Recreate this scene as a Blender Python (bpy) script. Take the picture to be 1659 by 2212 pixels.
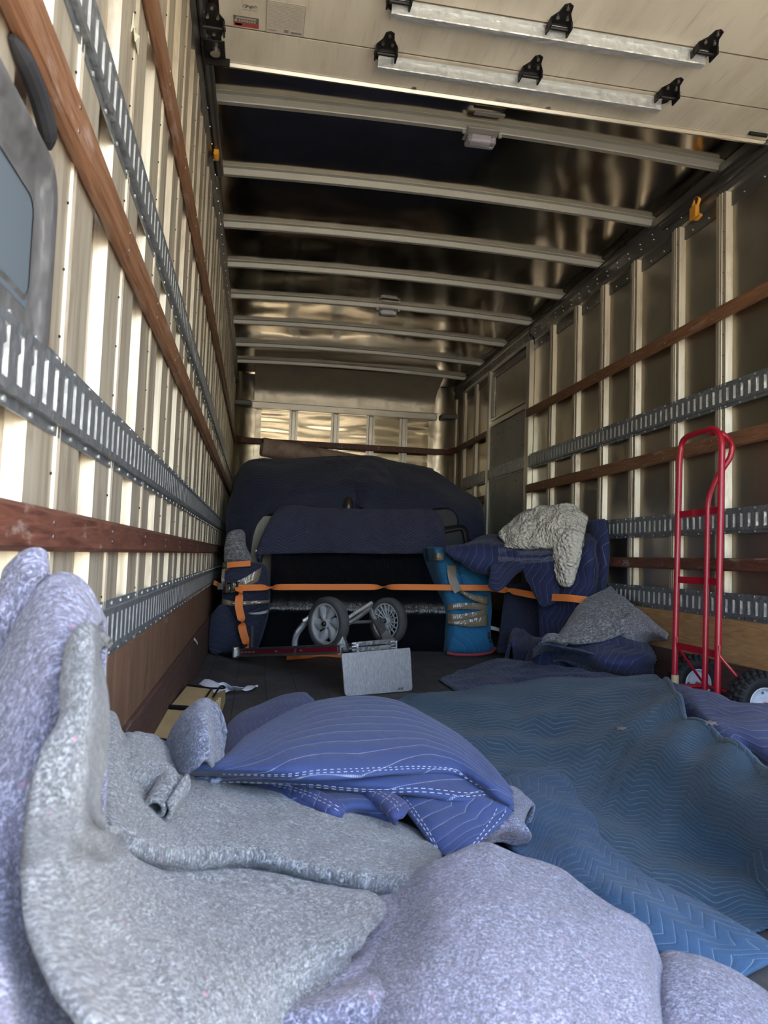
import bpy, bmesh, math, random
from mathutils import Vector, Matrix, noise
from math import sin, cos, pi, radians
random.seed(7)
for o in list(bpy.data.objects): bpy.data.objects.remove(o)
scene = bpy.context.scene
COL = scene.collection

# ------------------------------------------------------------------ camera
CAM = Vector((0, 0, 0.65))
F_PX, W_PX, H_PX = 1570.0, 1659, 2212
YAW, PITCH, ROLL = 0.171145, 0.0630912, 0.0338796
fwd = Vector((sin(YAW)*cos(PITCH), cos(YAW)*cos(PITCH), sin(PITCH)))
r0 = Vector((cos(YAW), -sin(YAW), 0)); u0 = r0.cross(fwd)
RIGHT = r0*cos(ROLL) + u0*sin(ROLL); UP = -r0*sin(ROLL) + u0*cos(ROLL)
cd = bpy.data.cameras.new('camera'); cam = bpy.data.objects.new('camera', cd); COL.objects.link(cam)
cd.sensor_fit = 'VERTICAL'; cd.sensor_height = 36; cd.sensor_width = 27
cd.lens = F_PX/H_PX*36; cd.clip_start = 0.02
cd.dof.use_dof = True; cd.dof.focus_distance = 2.8; cd.dof.aperture_fstop = 8.5
m = Matrix.Identity(4)
for i in range(3):
    m[i][0] = RIGHT[i]; m[i][1] = UP[i]; m[i][2] = -fwd[i]; m[i][3] = CAM[i]
cam.matrix_world = m
scene.camera = cam

# ------------------------------------------------------------------ light
world = bpy.data.worlds.new('world'); scene.world = world; world.use_nodes = True
wn = world.node_tree; wn.nodes.clear()
wo = wn.nodes.new('ShaderNodeOutputWorld'); wb = wn.nodes.new('ShaderNodeBackground')
sky = wn.nodes.new('ShaderNodeTexSky'); sky.sky_type = 'NISHITA'
sky.sun_disc = False; sky.sun_elevation = radians(52); sky.sun_rotation = radians(100)
sky.air_density = 1.0; sky.dust_density = 2.5; sky.ozone_density = 1.0
wn.links.new(sky.outputs[0], wb.inputs[0]); wn.links.new(wb.outputs[0], wo.inputs[0])
wb.inputs[1].default_value = 0.42
sl = bpy.data.lights.new('sun', 'SUN'); sun = bpy.data.objects.new('sun', sl); COL.objects.link(sun)
sl.energy = 5.0; sl.angle = radians(0.6); sl.color = (1.0, 0.93, 0.80)
sun.rotation_euler = Vector((-0.25, 0.75, -1.15)).to_track_quat('-Z', 'Y').to_euler()
sun.rotation_euler = Vector((0.75, -0.12, -1.1)).to_track_quat('-Z', 'Y').to_euler()
vs = scene.view_settings
vs.view_transform = 'Standard'; vs.look = 'None'; vs.gamma = 1; vs.use_curve_mapping = False
vs.exposure = 1.75

# ------------------------------------------------------------------ helpers
def ray(px, py):
    return (RIGHT*((px-829.5)/F_PX) - UP*((py-1106)/F_PX) + fwd)
def Pz(px, py, z): d = ray(px, py); return CAM + d*((z-CAM.z)/d.z)
def Py(px, py, y): d = ray(px, py); return CAM + d*(y/d.y)
def Px(px, py, x): d = ray(px, py); return CAM + d*(x/d.x)

class NT:
    def __init__(s, name):
        s.m = bpy.data.materials.new(name); s.m.use_nodes = True; s.t = s.m.node_tree
        s.b = s.t.nodes['Principled BSDF']
    def n(s, t, **k):
        x = s.t.nodes.new('ShaderNode'+t)
        for a, v in k.items(): setattr(x, a, v)
        return x
    def l(s, a, b): s.t.links.new(a, b)
    def set(s, **k):
        for a, v in k.items():
            i = s.b.inputs[a.replace('_', ' ')]
            if hasattr(v, 'links') or isinstance(v, bpy.types.NodeSocket): s.l(v, i)
            else: i.default_value = (v+(1,) if isinstance(v, tuple) and len(v) == 3 else v)
    def math(s, op, a, b=None, c=None):
        x = s.n('Math', operation=op)
        for i, v in enumerate((a, b, c)):
            if v is None: continue
            if isinstance(v, (int, float)): x.inputs[i].default_value = v
            else: s.l(v, x.inputs[i])
        return x.outputs[0]
    def noise(s, scale, detail=2, vec=None, rough=.5, dist=0):
        x = s.n('TexNoise'); x.inputs['Scale'].default_value = scale; x.inputs['Detail'].default_value = detail
        x.inputs['Roughness'].default_value = rough; x.inputs['Distortion'].default_value = dist
        if vec is not None: s.l(vec, x.inputs['Vector'])
        return x.outputs[0]
    def coord(s, kind='Object', scale=(1, 1, 1), rot=(0, 0, 0)):
        c = s.n('TexCoord'); mp = s.n('Mapping'); mp.inputs['Scale'].default_value = scale; mp.inputs['Rotation'].default_value = rot
        s.l(c.outputs[kind], mp.inputs['Vector']); return mp.outputs[0]
    def ramp(s, fac, stops, interp='LINEAR'):
        r = s.n('ValToRGB'); r.color_ramp.interpolation = interp; e = r.color_ramp.elements
        while len(e) > 1: e.remove(e[-1])
        e[0].position = stops[0][0]; e[0].color = tuple(stops[0][1])+(1,)
        for p, c in stops[1:]:
            k = e.new(p); k.color = tuple(c)+(1,)
        s.l(fac, r.inputs[0]); return r.outputs[0]
    def mix(s, fac, a, b, mode='MIX'):
        x = s.n('Mix', data_type='RGBA', blend_type=mode)
        for sock, v in ((x.inputs[0], fac), (x.inputs[6], a), (x.inputs[7], b)):
            if isinstance(v, (int, float)): sock.default_value = v
            elif isinstance(v, tuple): sock.default_value = v+(1,)
            else: s.l(v, sock)
        return x.outputs[2]
    def bump(s, h, strength=.5, dist=.01, prev=None):
        x = s.n('Bump'); x.inputs['Strength'].default_value = strength; x.inputs['Distance'].default_value = dist
        s.l(h, x.inputs['Height'])
        if prev is not None: s.l(prev, x.inputs['Normal'])
        return x.outputs[0]

def flat(name, c, rough=.6, metal=0, **k):
    t = NT(name); t.set(Base_Color=c, Roughness=rough, Metallic=metal, **k); return t.m

def metal_mat(name, c, rough, metal=1.0, streak=(3, 3, .6), wear=.25, bump=.15, bscale=3):
    t = NT(name); v = t.coord('Object', streak)
    n1 = t.noise(6, 4, v); n2 = t.noise(16, 2, v)
    f = t.math('MULTIPLY', t.ramp(n1, [(.35, (0, 0, 0)), (.7, (1, 1, 1))]), wear)
    t.set(Base_Color=t.mix(f, c, tuple(x*.62 for x in c)), Metallic=metal,
          Roughness=t.math('ADD', rough, t.math('MULTIPLY', n2, .06)))
    v2 = t.coord('Object', (1, 1, 1))
    t.set(Normal=t.bump(t.noise(bscale, 2, v2), bump, .05))
    return t.m

def felt(name, base, tint, dark, scale=1.0):
    t = NT(name); v = t.coord('UV', (1, 1, 1))
    v2 = t.coord('UV', (1, 2.2, 1), (0, 0, .7))
    a = t.noise(200*scale, 3, v, .7, 1.0); b = t.noise(85*scale, 4, v2, .75, 2.0); c = t.noise(14, 2, v); d = t.noise(45, 3, v, .6, 1)
    mixn = t.math('ADD', t.math('MULTIPLY', a, .5), t.math('MULTIPLY', b, .5))
    col = t.ramp(mixn, [(.38, dark), (.46, tuple(x*.65 for x in base)), (.515, base), (.575, tuple(min(1, x*2.3) for x in base))])
    col = t.mix(t.ramp(d, [(.45, (0, 0, 0)), (.7, (.5, .5, .5))]), col, tint)
    red = t.ramp(t.noise(60, 1, t.coord('UV', (1, 1, 1), (0, 0, 2))), [(.755, (0, 0, 0)), (.79, (1, 1, 1))])
    col = t.mix(t.math('MULTIPLY', red, .55), col, (.55, .2, .33))
    wht = t.ramp(t.noise(150, 1, t.coord('UV', (1, 3, 1), (0, 0, 1.1))), [(.70, (0, 0, 0)), (.75, (1, 1, 1))])
    col = t.mix(t.math('MULTIPLY', wht, .6), col, (.62, .65, .72))
    t.set(Base_Color=col, Roughness=.95, Sheen_Weight=.25, Sheen_Roughness=.5)
    nb = t.bump(t.noise(25, 4, v), .6, .014)
    t.set(Normal=t.bump(mixn, .8, .005, nb)); return t.m

def quilt(name, c, stitch, S=.045, A=.035, M=.13, rot=0, w=.028, puff=.6, dash=220, sm=.8, warp=.01, edge=None):
    """quilted cotton: parallel zigzag rows of stitching with puffed channels between"""
    t = NT(name); v = t.coord('UV', (1, 1, 1), (0, 0, rot)); sp = t.n('SeparateXYZ'); t.l(v, sp.inputs[0])
    nz = t.math('MULTIPLY', t.math('SUBTRACT', t.noise(5, 1, v), .5), warp*2)
    u = sp.outputs[0]; w_ = t.math('ADD', sp.outputs[1], nz)
    tri = t.math('PINGPONG', t.math('DIVIDE', u, M), 1.0)
    q = t.math('DIVIDE', t.math('ADD', w_, t.math('MULTIPLY', tri, A)), S)
    fr = t.math('FRACT', q); dd = t.math('ABSOLUTE', t.math('SUBTRACT', fr, .5))
    line = t.math('LESS_THAN', dd, w)
    dsh = t.math('GREATER_THAN', t.math('FRACT', t.math('MULTIPLY', u, dash)), .3)
    fade = t.ramp(t.noise(9, 2, v), [(.3, (.35,)*3), (.55, (1,)*3)])
    line = t.math('MULTIPLY', t.math('MULTIPLY', line, dsh), t.math('MULTIPLY', fade, sm))
    cv = t.noise(3.5, 3, v); fine = t.noise(350, 2, v)
    base = t.mix(t.ramp(cv, [(.35, (0, 0, 0)), (.7, (.6, .6, .6))]), c, tuple(min(1, x*1.3+.01) for x in c))
    t.set(Base_Color=t.mix(line, base, stitch), Roughness=.82, Sheen_Weight=.12)
    h = t.math('POWER', t.math('MULTIPLY', dd, 2.0), .0001)
    hh = t.math('SQRT', t.math('MINIMUM', t.math('MULTIPLY', dd, 4.0), 1.0))
    cr = t.noise(40, 3, v, .6, .8)
    n0 = t.bump(cr, .35, .006); n1 = t.bump(hh, puff, .006, n0)
    t.set(Normal=t.bump(fine, .12, .001, n1)); return t.m

def wood(name, c1, c2, grain=(12, .7, 12), rough=.45, scuff=.2):
    t = NT(name); v = t.coord('Object', grain)
    n = t.noise(3, 5, v, .6, 1.5); s_ = t.noise(16, 4, t.coord('Object', (1, .35, 1)), .7)
    col = t.ramp(n, [(.3, c1), (.7, c2)])
    col = t.mix(t.math('MULTIPLY', t.ramp(s_, [(.6, (0, 0, 0)), (.72, (1, 1, 1))]), scuff), col, (.55, .45, .38))
    t.set(Base_Color=col, Roughness=rough, Normal=t.bump(n, .2, .003)); return t.m

# --------------------------------------------------------------- mesh helpers
def obj(name, bm, mat, parent=None, smooth=None, **props):
    me = bpy.data.meshes.new(name); bm.normal_update(); bm.to_mesh(me); bm.free()
    o = bpy.data.objects.new(name, me); COL.objects.link(o)
    for mm in (mat if isinstance(mat, (list, tuple)) else [mat]): me.materials.append(mm)
    if smooth is not None:
        me.polygons.foreach_set('use_smooth', [True]*len(me.polygons))
        if smooth < 180: me.set_sharp_from_angle(angle=radians(smooth))
    if parent: o.parent = parent; o.matrix_parent_inverse = parent.matrix_world.inverted()
    for k, v in props.items(): o[k] = v
    return o
def pieces(name, bm, mat, parent, smooth=None):
    """every separate island of bm becomes a part of its own"""
    bm.verts.ensure_lookup_table(); seen = set(); out = []
    for v0 in list(bm.verts):
        if v0 in seen: continue
        st = [v0]; isl = []; seen.add(v0)
        while st:
            v = st.pop(); isl.append(v)
            for e in v.link_edges:
                w = e.other_vert(v)
                if w not in seen: seen.add(w); st.append(w)
        nb = bmesh.new(); mp = {v: nb.verts.new(v.co) for v in isl}
        for f in {f for v in isl for f in v.link_faces}:
            g = nb.faces.new([mp[v] for v in f.verts]); g.material_index = f.material_index; g.smooth = f.smooth
        out.append(obj(name, nb, mat, parent, smooth))
    bm.free(); return out
def thing(name, label, cat, loc=(0, 0, 0), group=None):
    o = bpy.data.objects.new(name, None); COL.objects.link(o); o.location = loc; o.empty_display_size = .05
    o['label'] = label; o['category'] = cat
    if group: o['group'] = group
    bpy.context.view_layer.update() if False else None
    o.matrix_world = Matrix.Translation(loc)
    return o
def tag(o, label, cat, group=None):
    o['label'] = label; o['category'] = cat
    if group: o['group'] = group
    return o
def box(bm, lo, hi, bev=0, M=None, seg=2, mi=0):
    r = bmesh.ops.create_cube(bm, size=1); vs_ = r['verts']
    for v in vs_:
        v.co = Vector((lo[i]+(v.co[i]+.5)*(hi[i]-lo[i]) for i in range(3)))
    fs = list({f for v in vs_ for f in v.link_faces})
    if bev:
        es = list({e for v in vs_ for e in v.link_edges})
        rr = bmesh.ops.bevel(bm, geom=es, offset=bev, segments=seg, affect='EDGES', profile=.5)
        vs_ = list({v for f in rr['faces'] for v in f.verts} | {v for v in vs_ if v.is_valid})
    if mi:
        for f in {f for v in vs_ for f in v.link_faces}: f.material_index = mi
    if M is not None:
        for v in vs_: v.co = M @ v.co
    return vs_
def tube(bm, pts, r, n=10, cap=True, flatten=None):
    """round tube along points; r may be a list"""
    pts = [Vector(p) for p in pts]; rs = r if isinstance(r, (list, tuple)) else [r]*len(pts)
    rings = []; ref = None
    for i, p in enumerate(pts):
        d = (pts[min(i+1, len(pts)-1)] - pts[max(i-1, 0)]).normalized()
        if ref is None: ref = d.orthogonal().normalized()
        ref = (ref - d*ref.dot(d)).normalized(); b = d.cross(ref)
        rings.append([bm.verts.new(p + (ref*cos(2*pi*k/n) + b*sin(2*pi*k/n))*rs[i]) for k in range(n)])
    for a, b in zip(rings, rings[1:]):
        for k in range(n): bm.faces.new((a[k], a[(k+1) % n], b[(k+1) % n], b[k]))
    if cap: bm.faces.new(rings[0][::-1]); bm.faces.new(rings[-1])
def arcpts(pts, rad=.05, n=6):
    """polyline with rounded corners"""
    pts = [Vector(p) for p in pts]; out = [pts[0]]
    for a, b, c in zip(pts, pts[1:], pts[2:]):
        d1 = (a-b); d2 = (c-b); k = min(rad, d1.length*.49, d2.length*.49)
        p, q = b+d1.normalized()*k, b+d2.normalized()*k
        for i in range(n+1):
            t = i/n; out.append(p*(1-t)**2 + b*2*t*(1-t) + q*t*t)
    out.append(pts[-1]); return out
def strip(bm, pts, wdir, w, th=.002, twist=None):
    """flat webbing along points; wdir the width direction (optionally per point)"""
    pts = [Vector(p) for p in pts]; L = []
    for i, p in enumerate(pts):
        d = (pts[min(i+1, len(pts)-1)]-pts[max(i-1, 0)]).normalized()
        wd = Vector(wdir[i] if isinstance(wdir, list) else wdir); wd = (wd - d*wd.dot(d)).normalized(); nn = d.cross(wd)
        L.append([bm.verts.new(p+wd*a*w/2+nn*b*th/2) for a, b in ((-1, -1), (1, -1), (1, 1), (-1, 1))])
    for a, b in zip(L, L[1:]):
        for k in range(4): bm.faces.new((a[k], a[(k+1) % 4], b[(k+1) % 4], b[k]))
    bm.faces.new(L[0][::-1]); bm.faces.new(L[-1])
def cyl(bm, c, axis, r, h, n=24, r2=None, mi=0):
    ax = Vector(axis).normalized(); c = Vector(c); q = ax.to_track_quat('Z', 'Y').to_matrix().to_4x4()
    rr = bmesh.ops.create_cone(bm, cap_ends=True, segments=n, radius1=r, radius2=r if r2 is None else r2, depth=h,
                               matrix=Matrix.Translation(c) @ q)
    if mi:
        for f in {f for v in rr['verts'] for f in v.link_faces}: f.material_index = mi
def lathe(bm, c, axis, prof, n=40, mi=0, skip=None):
    """prof list of (radius, offset along axis); closed loop of rings"""
    ax = Vector(axis).normalized(); a = ax.orthogonal().normalized(); b = ax.cross(a); c = Vector(c)
    rings = [[bm.verts.new(c+ax*h+(a*cos(2*pi*k/n)+b*sin(2*pi*k/n))*r) for k in range(n)] for r, h in prof]
    for p, q in zip(rings, rings[1:]):
        for k in range(n):
            f = bm.faces.new((p[k], p[(k+1) % n], q[(k+1) % n], q[k])); f.material_index = mi
    return rings
def cr(p0, p1, p2, p3, t):
    return .5*((2*p1)+(p2-p0)*t+(2*p0-5*p1+4*p2-p3)*t*t+(3*p1-p0-3*p2+p3)*t**3)
def resample(row, n):
    """Catmull-Rom through the row's points, n samples uniform in parameter"""
    m_ = len(row)-1; out = []
    for i in range(n):
        s = i/(n-1)*m_; k = min(int(s), m_-1); t = s-k
        p1, p2 = row[k], row[k+1]
        p0 = row[k-1] if k > 0 else p1*2-p2; p3 = row[k+2] if k+2 <= m_ else p2*2-p1
        out.append(cr(p0, p1, p2, p3, t))
    return out
def sheet_bm(rows, nu=60, nv=60, th=.01, amp=.004, fs=9, seed=0, amp2=0, fs2=30, wav=None, edge=0, uvs=1.0, zonly=False):
    rows = [resample([Vector(p) for p in r], nu) for r in rows]
    cols = [resample([r[i] for r in rows], nv) for i in range(nu)]        # cols[i][j]
    G = [[cols[i][j].copy() for i in range(nu)] for j in range(nv)]
    def nrm(j, i):
        a = G[j][min(i+1, nu-1)]-G[j][max(i-1, 0)]; b = G[min(j+1, nv-1)][i]-G[max(j-1, 0)][i]
        n = b.cross(a); 
        if n.length < 1e-9: n = Vector((0, 0, 1))
        n.normalize(); return n
    N = [[nrm(j, i) for i in range(nu)] for j in range(nv)]
    # keep the normals on the camera's / upper side
    s = sum((CAM-G[j][i]).dot(N[j][i]) for j in range(0, nv, 5) for i in range(0, nu, 5))
    sg = 1 if s > 0 else -1
    for j in range(nv):
        for i in range(nu):
            p = G[j][i]; N[j][i] = N[j][i]*sg
            k = amp*noise.noise(p*fs+Vector((seed, 3*seed, 0))) + amp2*noise.noise(p*fs2+Vector((seed, 0, seed)))
            if wav: k += wav[0]*noise.noise(Vector((i/nu*wav[1], j/nv*wav[2], seed)))
            q = p + (Vector((0, 0, 1)) if zonly else N[j][i])*k; lim = 2.088-(.0 if q.z > 1 else 0)
            q.x = min(q.x, lim-th*.5) if q.y > 0 else q.x; q.x = max(q.x, -.262+th*.5); q.z = max(q.z, .003+th*.5); G[j][i] = q
    bm = bmesh.new(); uvl = bm.loops.layers.uv.new('UVMap')
    U = [0]; mid = nv//2
    for i in range(1, nu): U.append(U[-1]+sum((G[j][i]-G[j][i-1]).length for j in (nv//4, mid, 3*nv//4))/3)
    V = [0]
    for j in range(1, nv): V.append(V[-1]+sum((G[j][i]-G[j-1][i]).length for i in (nu//4, nu//2, 3*nu//4))/3)
    top = [[bm.verts.new(G[j][i]+N[j][i]*th*.5) for i in range(nu)] for j in range(nv)]
    bot = [[bm.verts.new(G[j][i]-N[j][i]*th*.5) for i in range(nu)] for j in range(nv)]
    def face(vs_, uv):
        try: f = bm.faces.new(vs_)
        except ValueError: return
        f.smooth = True
        for l, q in zip(f.loops, uv): l[uvl].uv = (q[0]*uvs, q[1]*uvs)
    for j in range(nv-1):
        for i in range(nu-1):
            q = [(U[i], V[j]), (U[i+1], V[j]), (U[i+1], V[j+1]), (U[i], V[j+1])]
            face([top[j][i], top[j][i+1], top[j+1][i+1], top[j+1][i]], q)
            face([bot[j][i], bot[j+1][i], bot[j+1][i+1], bot[j][i+1]], [q[0], q[3], q[2], q[1]])
    bd = [(0, i) for i in range(nu)] + [(j, nu-1) for j in range(1, nv)] + [(nv-1, i) for i in range(nu-2, -1, -1)] + [(j, 0) for j in range(nv-2, 0, -1)]
    # rounded hem
    ctr = sum((G[j][i] for j, i in bd), Vector())/len(bd)
    mids = []
    for (j, i) in bd:
        jj, ii = min(max(j, 1), nv-2), min(max(i, 1), nu-2)
        d = G[j][i]-G[jj][ii]
        d = d.normalized() if d.length > 1e-9 else Vector((0, 0, 0))
        mids.append(bm.verts.new(G[j][i]+d*th*.5))
    for k in range(len(bd)):
        (j1, i1), (j2, i2) = bd[k], bd[(k+1) % len(bd)]; a, b = mids[k], mids[(k+1) % len(bd)]
        q = [(U[i1], V[j1]), (U[i2], V[j2])]; hz = abs(j1-j2) == 0; e = ((0, th*.7) if hz else (th*.7, 0))
        sh = lambda p, k: (p[0]+e[0]*k, p[1]+e[1]*k)
        face([top[j1][i1], a, b, top[j2][i2]], [q[0], sh(q[0], 1), sh(q[1], 1), q[1]])
        face([a, bot[j1][i1], bot[j2][i2], b], [sh(q[0], 1), sh(q[0], 2), sh(q[1], 2), sh(q[1], 1)])
    bmesh.ops.recalc_face_normals(bm, faces=bm.faces)
    return bm, G, N
def cloth(name, rows, mat, parent=None, **k):
    bm, G, N = sheet_bm(rows, **k)
    o = obj(name, bm, mat, parent)
    return o, G, N
def stitch_line(bm, G, N, path, off=.009, w=.0022, dash=.010, gap=.0035, th=.012):
    """raised thread dashes along a list of (j, i) grid indices (floats)"""
    nv, nu = len(G), len(G[0])
    def at(j, i):
        j = min(max(j, 0), nv-1.001); i = min(max(i, 0), nu-1.001); a, b = int(j), int(i); s, t = j-a, i-b
        f = lambda X: (X[a][b]*(1-s)*(1-t)+X[a+1][b]*s*(1-t)+X[a][b+1]*(1-s)*t+X[a+1][b+1]*s*t)
        return f(G)+f(N)*off, f(N).normalized()
    P = [at(j, i) for j, i in path]; acc = 0; on = True; cur = []
    dense = []
    for (p, n), (q, n2) in zip(P, P[1:]):
        k = max(1, int((q-p).length/.002))
        for s in range(k): dense.append((p.lerp(q, s/k), n))
    seg = []
    for a, b in zip(dense, dense[1:]):
        acc += (b[0]-a[0]).length
        if on: seg.append(a)
        if on and acc > dash:
            if len(seg) > 1:
                for (p, n), (q, n2) in ((seg[0], seg[-1]),):
                    d = (q-p).normalized(); s_ = d.cross(n).normalized()*w/2; h = n*w*.4
                    v = [bm.verts.new(x) for x in (p-s_, p+s_, q+s_, q-s_, p+h, q+h)]
                    bm.faces.new((v[0], v[4], v[5], v[3])); bm.faces.new((v[4], v[1], v[2], v[5]))
            on = False; acc = 0; seg = []
        elif not on and acc > gap: on = True; acc = 0
# ------------------------------------------------------------------ materials
M_SKIN = metal_mat('polished aluminium skin', (.70, .65, .55), .29, 1.0, (.6, 1, 1), .25, .35, 2.2)
M_ROOF = metal_mat('polished roof sheet', (.52, .47, .40), .11, 1.0, (1, 1, 1), .2, .25, 1.6)
def post_mat():
    t = NT('brushed aluminium post'); v = t.coord('Object', (14, 14, .7))
    n1 = t.noise(2.2, 4, v, .6); n2 = t.noise(5, 5, t.coord('Object', (3, 3, .9)), .65)
    col = t.ramp(n1, [(.3, (.42, .36, .26)), (.5, (.62, .55, .42)), (.7, (.70, .64, .50))])
    col = t.mix(t.ramp(n2, [(.52, (0, 0, 0)), (.72, (.55, .55, .55))]), col, (.26, .17, .10))
    t.set(Base_Color=col, Metallic=.5, Roughness=t.math('ADD', .36, t.math('MULTIPLY', n2, .2)))
    t.set(Normal=t.bump(n1, .12, .004)); return t.m
M_POST = post_mat()
M_GALV = metal_mat('galvanised steel', (.37, .40, .42), .40, .75, (8, 8, 8), .5, .3, 30)
M_GALV_L = metal_mat('galvanised steel bright', (.66, .68, .66), .40, .6, (8, 8, 8), .25, .2, 30)
M_BOW = metal_mat('painted roof bow', (.44, .43, .37), .45, .35, (1, 4, 4), .15, .1, 20)
M_RAILX = metal_mat('dull aluminium extrusion', (.33, .32, .29), .35, .9, (2, .5, 2), .3, .2, 10)
M_WOOD_D = wood('dark stained hardwood', (.075, .026, .018), (.21, .085, .052), (26, 2.2, 26), .5, .55)
M_WOOD_O = wood('orange stained hardwood', (.14, .058, .026), (.33, .165, .085), (30, 1.6, 30), .5, .35)
M_PLY = wood('plywood', (.36, .19, .08), (.60, .36, .17), (5, 1.6, 12), .6, .2)
M_PLYD = wood('weathered plywood', (.13, .072, .045), (.25, .145, .088), (4, 7, .9), .5, .3)
M_KICK = wood('scuffed kick board', (.055, .028, .022), (.13, .07, .052), (7, 1.2, 16), .6, .3)
M_DARK = flat('black steel', (.025, .023, .022), .45, .6)
M_SCREW = flat('zinc screw', (.7, .68, .62), .3, 1)
def door_mat():
    t = NT('dirty cream painted panel'); v = t.coord('Object', (3.5, .8, 1)); v2 = t.coord('Object', (26, 2.2, 1), (0, 0, .12))
    n = t.noise(1.6, 4, v, .6); s_ = t.noise(2, 5, v2, .65)
    col = t.ramp(n, [(.3, (.60, .54, .42)), (.6, (.78, .72, .58))])
    col = t.mix(t.ramp(s_, [(.55, (0, 0, 0)), (.75, (.5, .5, .5))]), col, (.46, .38, .26))
    t.set(Base_Color=col, Roughness=.55); return t.m
M_DOOR = door_mat()
def floor_mat():
    t = NT('scuffed black floor boards'); v = t.coord('Object', (1, 1, 1)); sp = t.n('SeparateXYZ'); t.l(v, sp.inputs[0])
    fr = t.math('FRACT', t.math('DIVIDE', sp.outputs[0], .145)); gap = t.math('LESS_THAN', t.math('ABSOLUTE', t.math('SUBTRACT', fr, .5)), .012)
    n = t.noise(4, 5, v, .65, .6); s_ = t.noise(3, 6, t.coord('Object', (22, 2, 1), (0, 0, .1)), .7)
    col = t.ramp(n, [(.3, (.038, .038, .040)), (.7, (.092, .090, .090))])
    col = t.mix(t.ramp(s_, [(.56, (0, 0, 0)), (.75, (.45, .45, .45))]), col, (.17, .15, .14))
    t.set(Base_Color=t.mix(gap, col, (.01, .01, .01)), Roughness=.75, Normal=t.bump(n, .3, .004)); return t.m
M_FLOOR = floor_mat()
def lot_mat():
    t = NT('sunlit concrete'); n = t.noise(1.2, 6, t.coord('Object'), .7)
    t.set(Base_Color=t.ramp(n, [(.3, (.42, .37, .29)), (.7, (.56, .50, .40))]), Roughness=.9); return t.m

XL, XR, YB = -.32, 2.15, 7.95
XLF, XRF = -.297, 2.122          # faces of the posts
S = dict(kind='structure')
# ------------------------------------------------------------------ ground outside, floor
bm = bmesh.new(); box(bm, (-60, -60, -1.2), (60, 60, -1.0)); obj('ground', bm, lot_mat(), **S)
bm = bmesh.new(); box(bm, (XL-.03, -.06, -.12), (XR+.03, YB+.05, 0)); obj('floor', bm, M_FLOOR, **S)

# ------------------------------------------------------------------ walls
def wavy_panel(bm, org, du, dv, nn, nu, nv, amp, fs, th, zs=1.0):
    org, du, dv, nn = Vector(org), Vector(du), Vector(dv), Vector(nn)
    g = []
    for j in range(nv+1):
        row = []
        for i in range(nu+1):
            p = org+du*(i/nu)+dv*(j/nv); row.append(bm.verts.new(p+nn*amp*noise.noise(Vector((p.x*fs, p.y*fs, p.z*fs*zs)))))
        g.append(row)
    for j in range(nv):
        for i in range(nu):
            f = bm.faces.new((g[j][i], g[j][i+1], g[j+1][i+1], g[j+1][i])); f.smooth = True
    bb = [bm.verts.new(p-nn*th) for p in (org, org+du, org+du+dv, org+dv)]
    bm.faces.new(bb[::-1])
    for a, b, L in ((0, 1, g[0]), (1, 2, [r[-1] for r in g]), (2, 3, g[-1][::-1]), (3, 0, [r[0] for r in g][::-1])):
        bm.faces.new([bb[a], bb[b]]+L[::-1])
    bmesh.ops.recalc_face_normals(bm, faces=bm.faces)
bm = bmesh.new(); wavy_panel(bm, (XL, -.02, 0), (0, YB+.02, 0), (0, 0, 2.62), (1, 0, 0), 160, 40, .003, 2.3, .04)
WL = obj('wall_left', bm, M_SKIN, **S)
bm = bmesh.new(); wavy_panel(bm, (XR, -.02, 0), (0, YB+.02, 0), (0, 0, 2.62), (-1, 0, 0), 160, 40, .0025, 1.7, .04)
WR = obj('wall_right', bm, M_SKIN, **S)
def roofz(x): return 2.602+.03*(1-((x-.915)/1.235)**2)
bm = bmesh.new(); g = []
NX, NY = 60, 260
for j in range(NY+1):
    y = -.02+(YB+.04)*j/NY; row = []
    for i in range(NX+1):
        x = XL-.02+(XR-XL+.04)*i/NX; p = Vector((x, y, 0))
        s_ = abs(((y-3.07)/.607) % 1-.5)*2            # 1 at a bow, 0 mid-bay
        k = (1-s_**4)
        z = roofz(x)+k*(1+.9*min(1, max(0, (y-4.8)/1.5)))*(.006*noise.noise(Vector((x*1.3, y*2.6, 1)))+.0022*noise.noise(Vector((x*4.0, y*2.4, 7)))-.003)
        row.append(bm.verts.new((x, y, z)))
    g.append(row)
for j in range(NY):
    for i in range(NX):
        f = bm.faces.new((g[j][i], g[j+1][i], g[j+1][i+1], g[j][i+1])); f.smooth = True
box(bm, (XL-.06, -.06, 2.66), (XR+.06, YB+.06, 2.70))
CEIL = obj('ceiling', bm, M_ROOF, **S)
bm = bmesh.new()
wavy_panel(bm, (XL-.02, YB, 0), (XR-XL+.04, 0, 0), (0, 0, 2.62), (0, -1, 0), 110, 300, .0042, 1.7, .05, 8.5)
WF = obj('wall_front', bm, metal_mat('wavy bulkhead sheet', (.78, .68, .49), .11, 1, (1, 1, 1), .2, .05, 3), **S)

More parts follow.
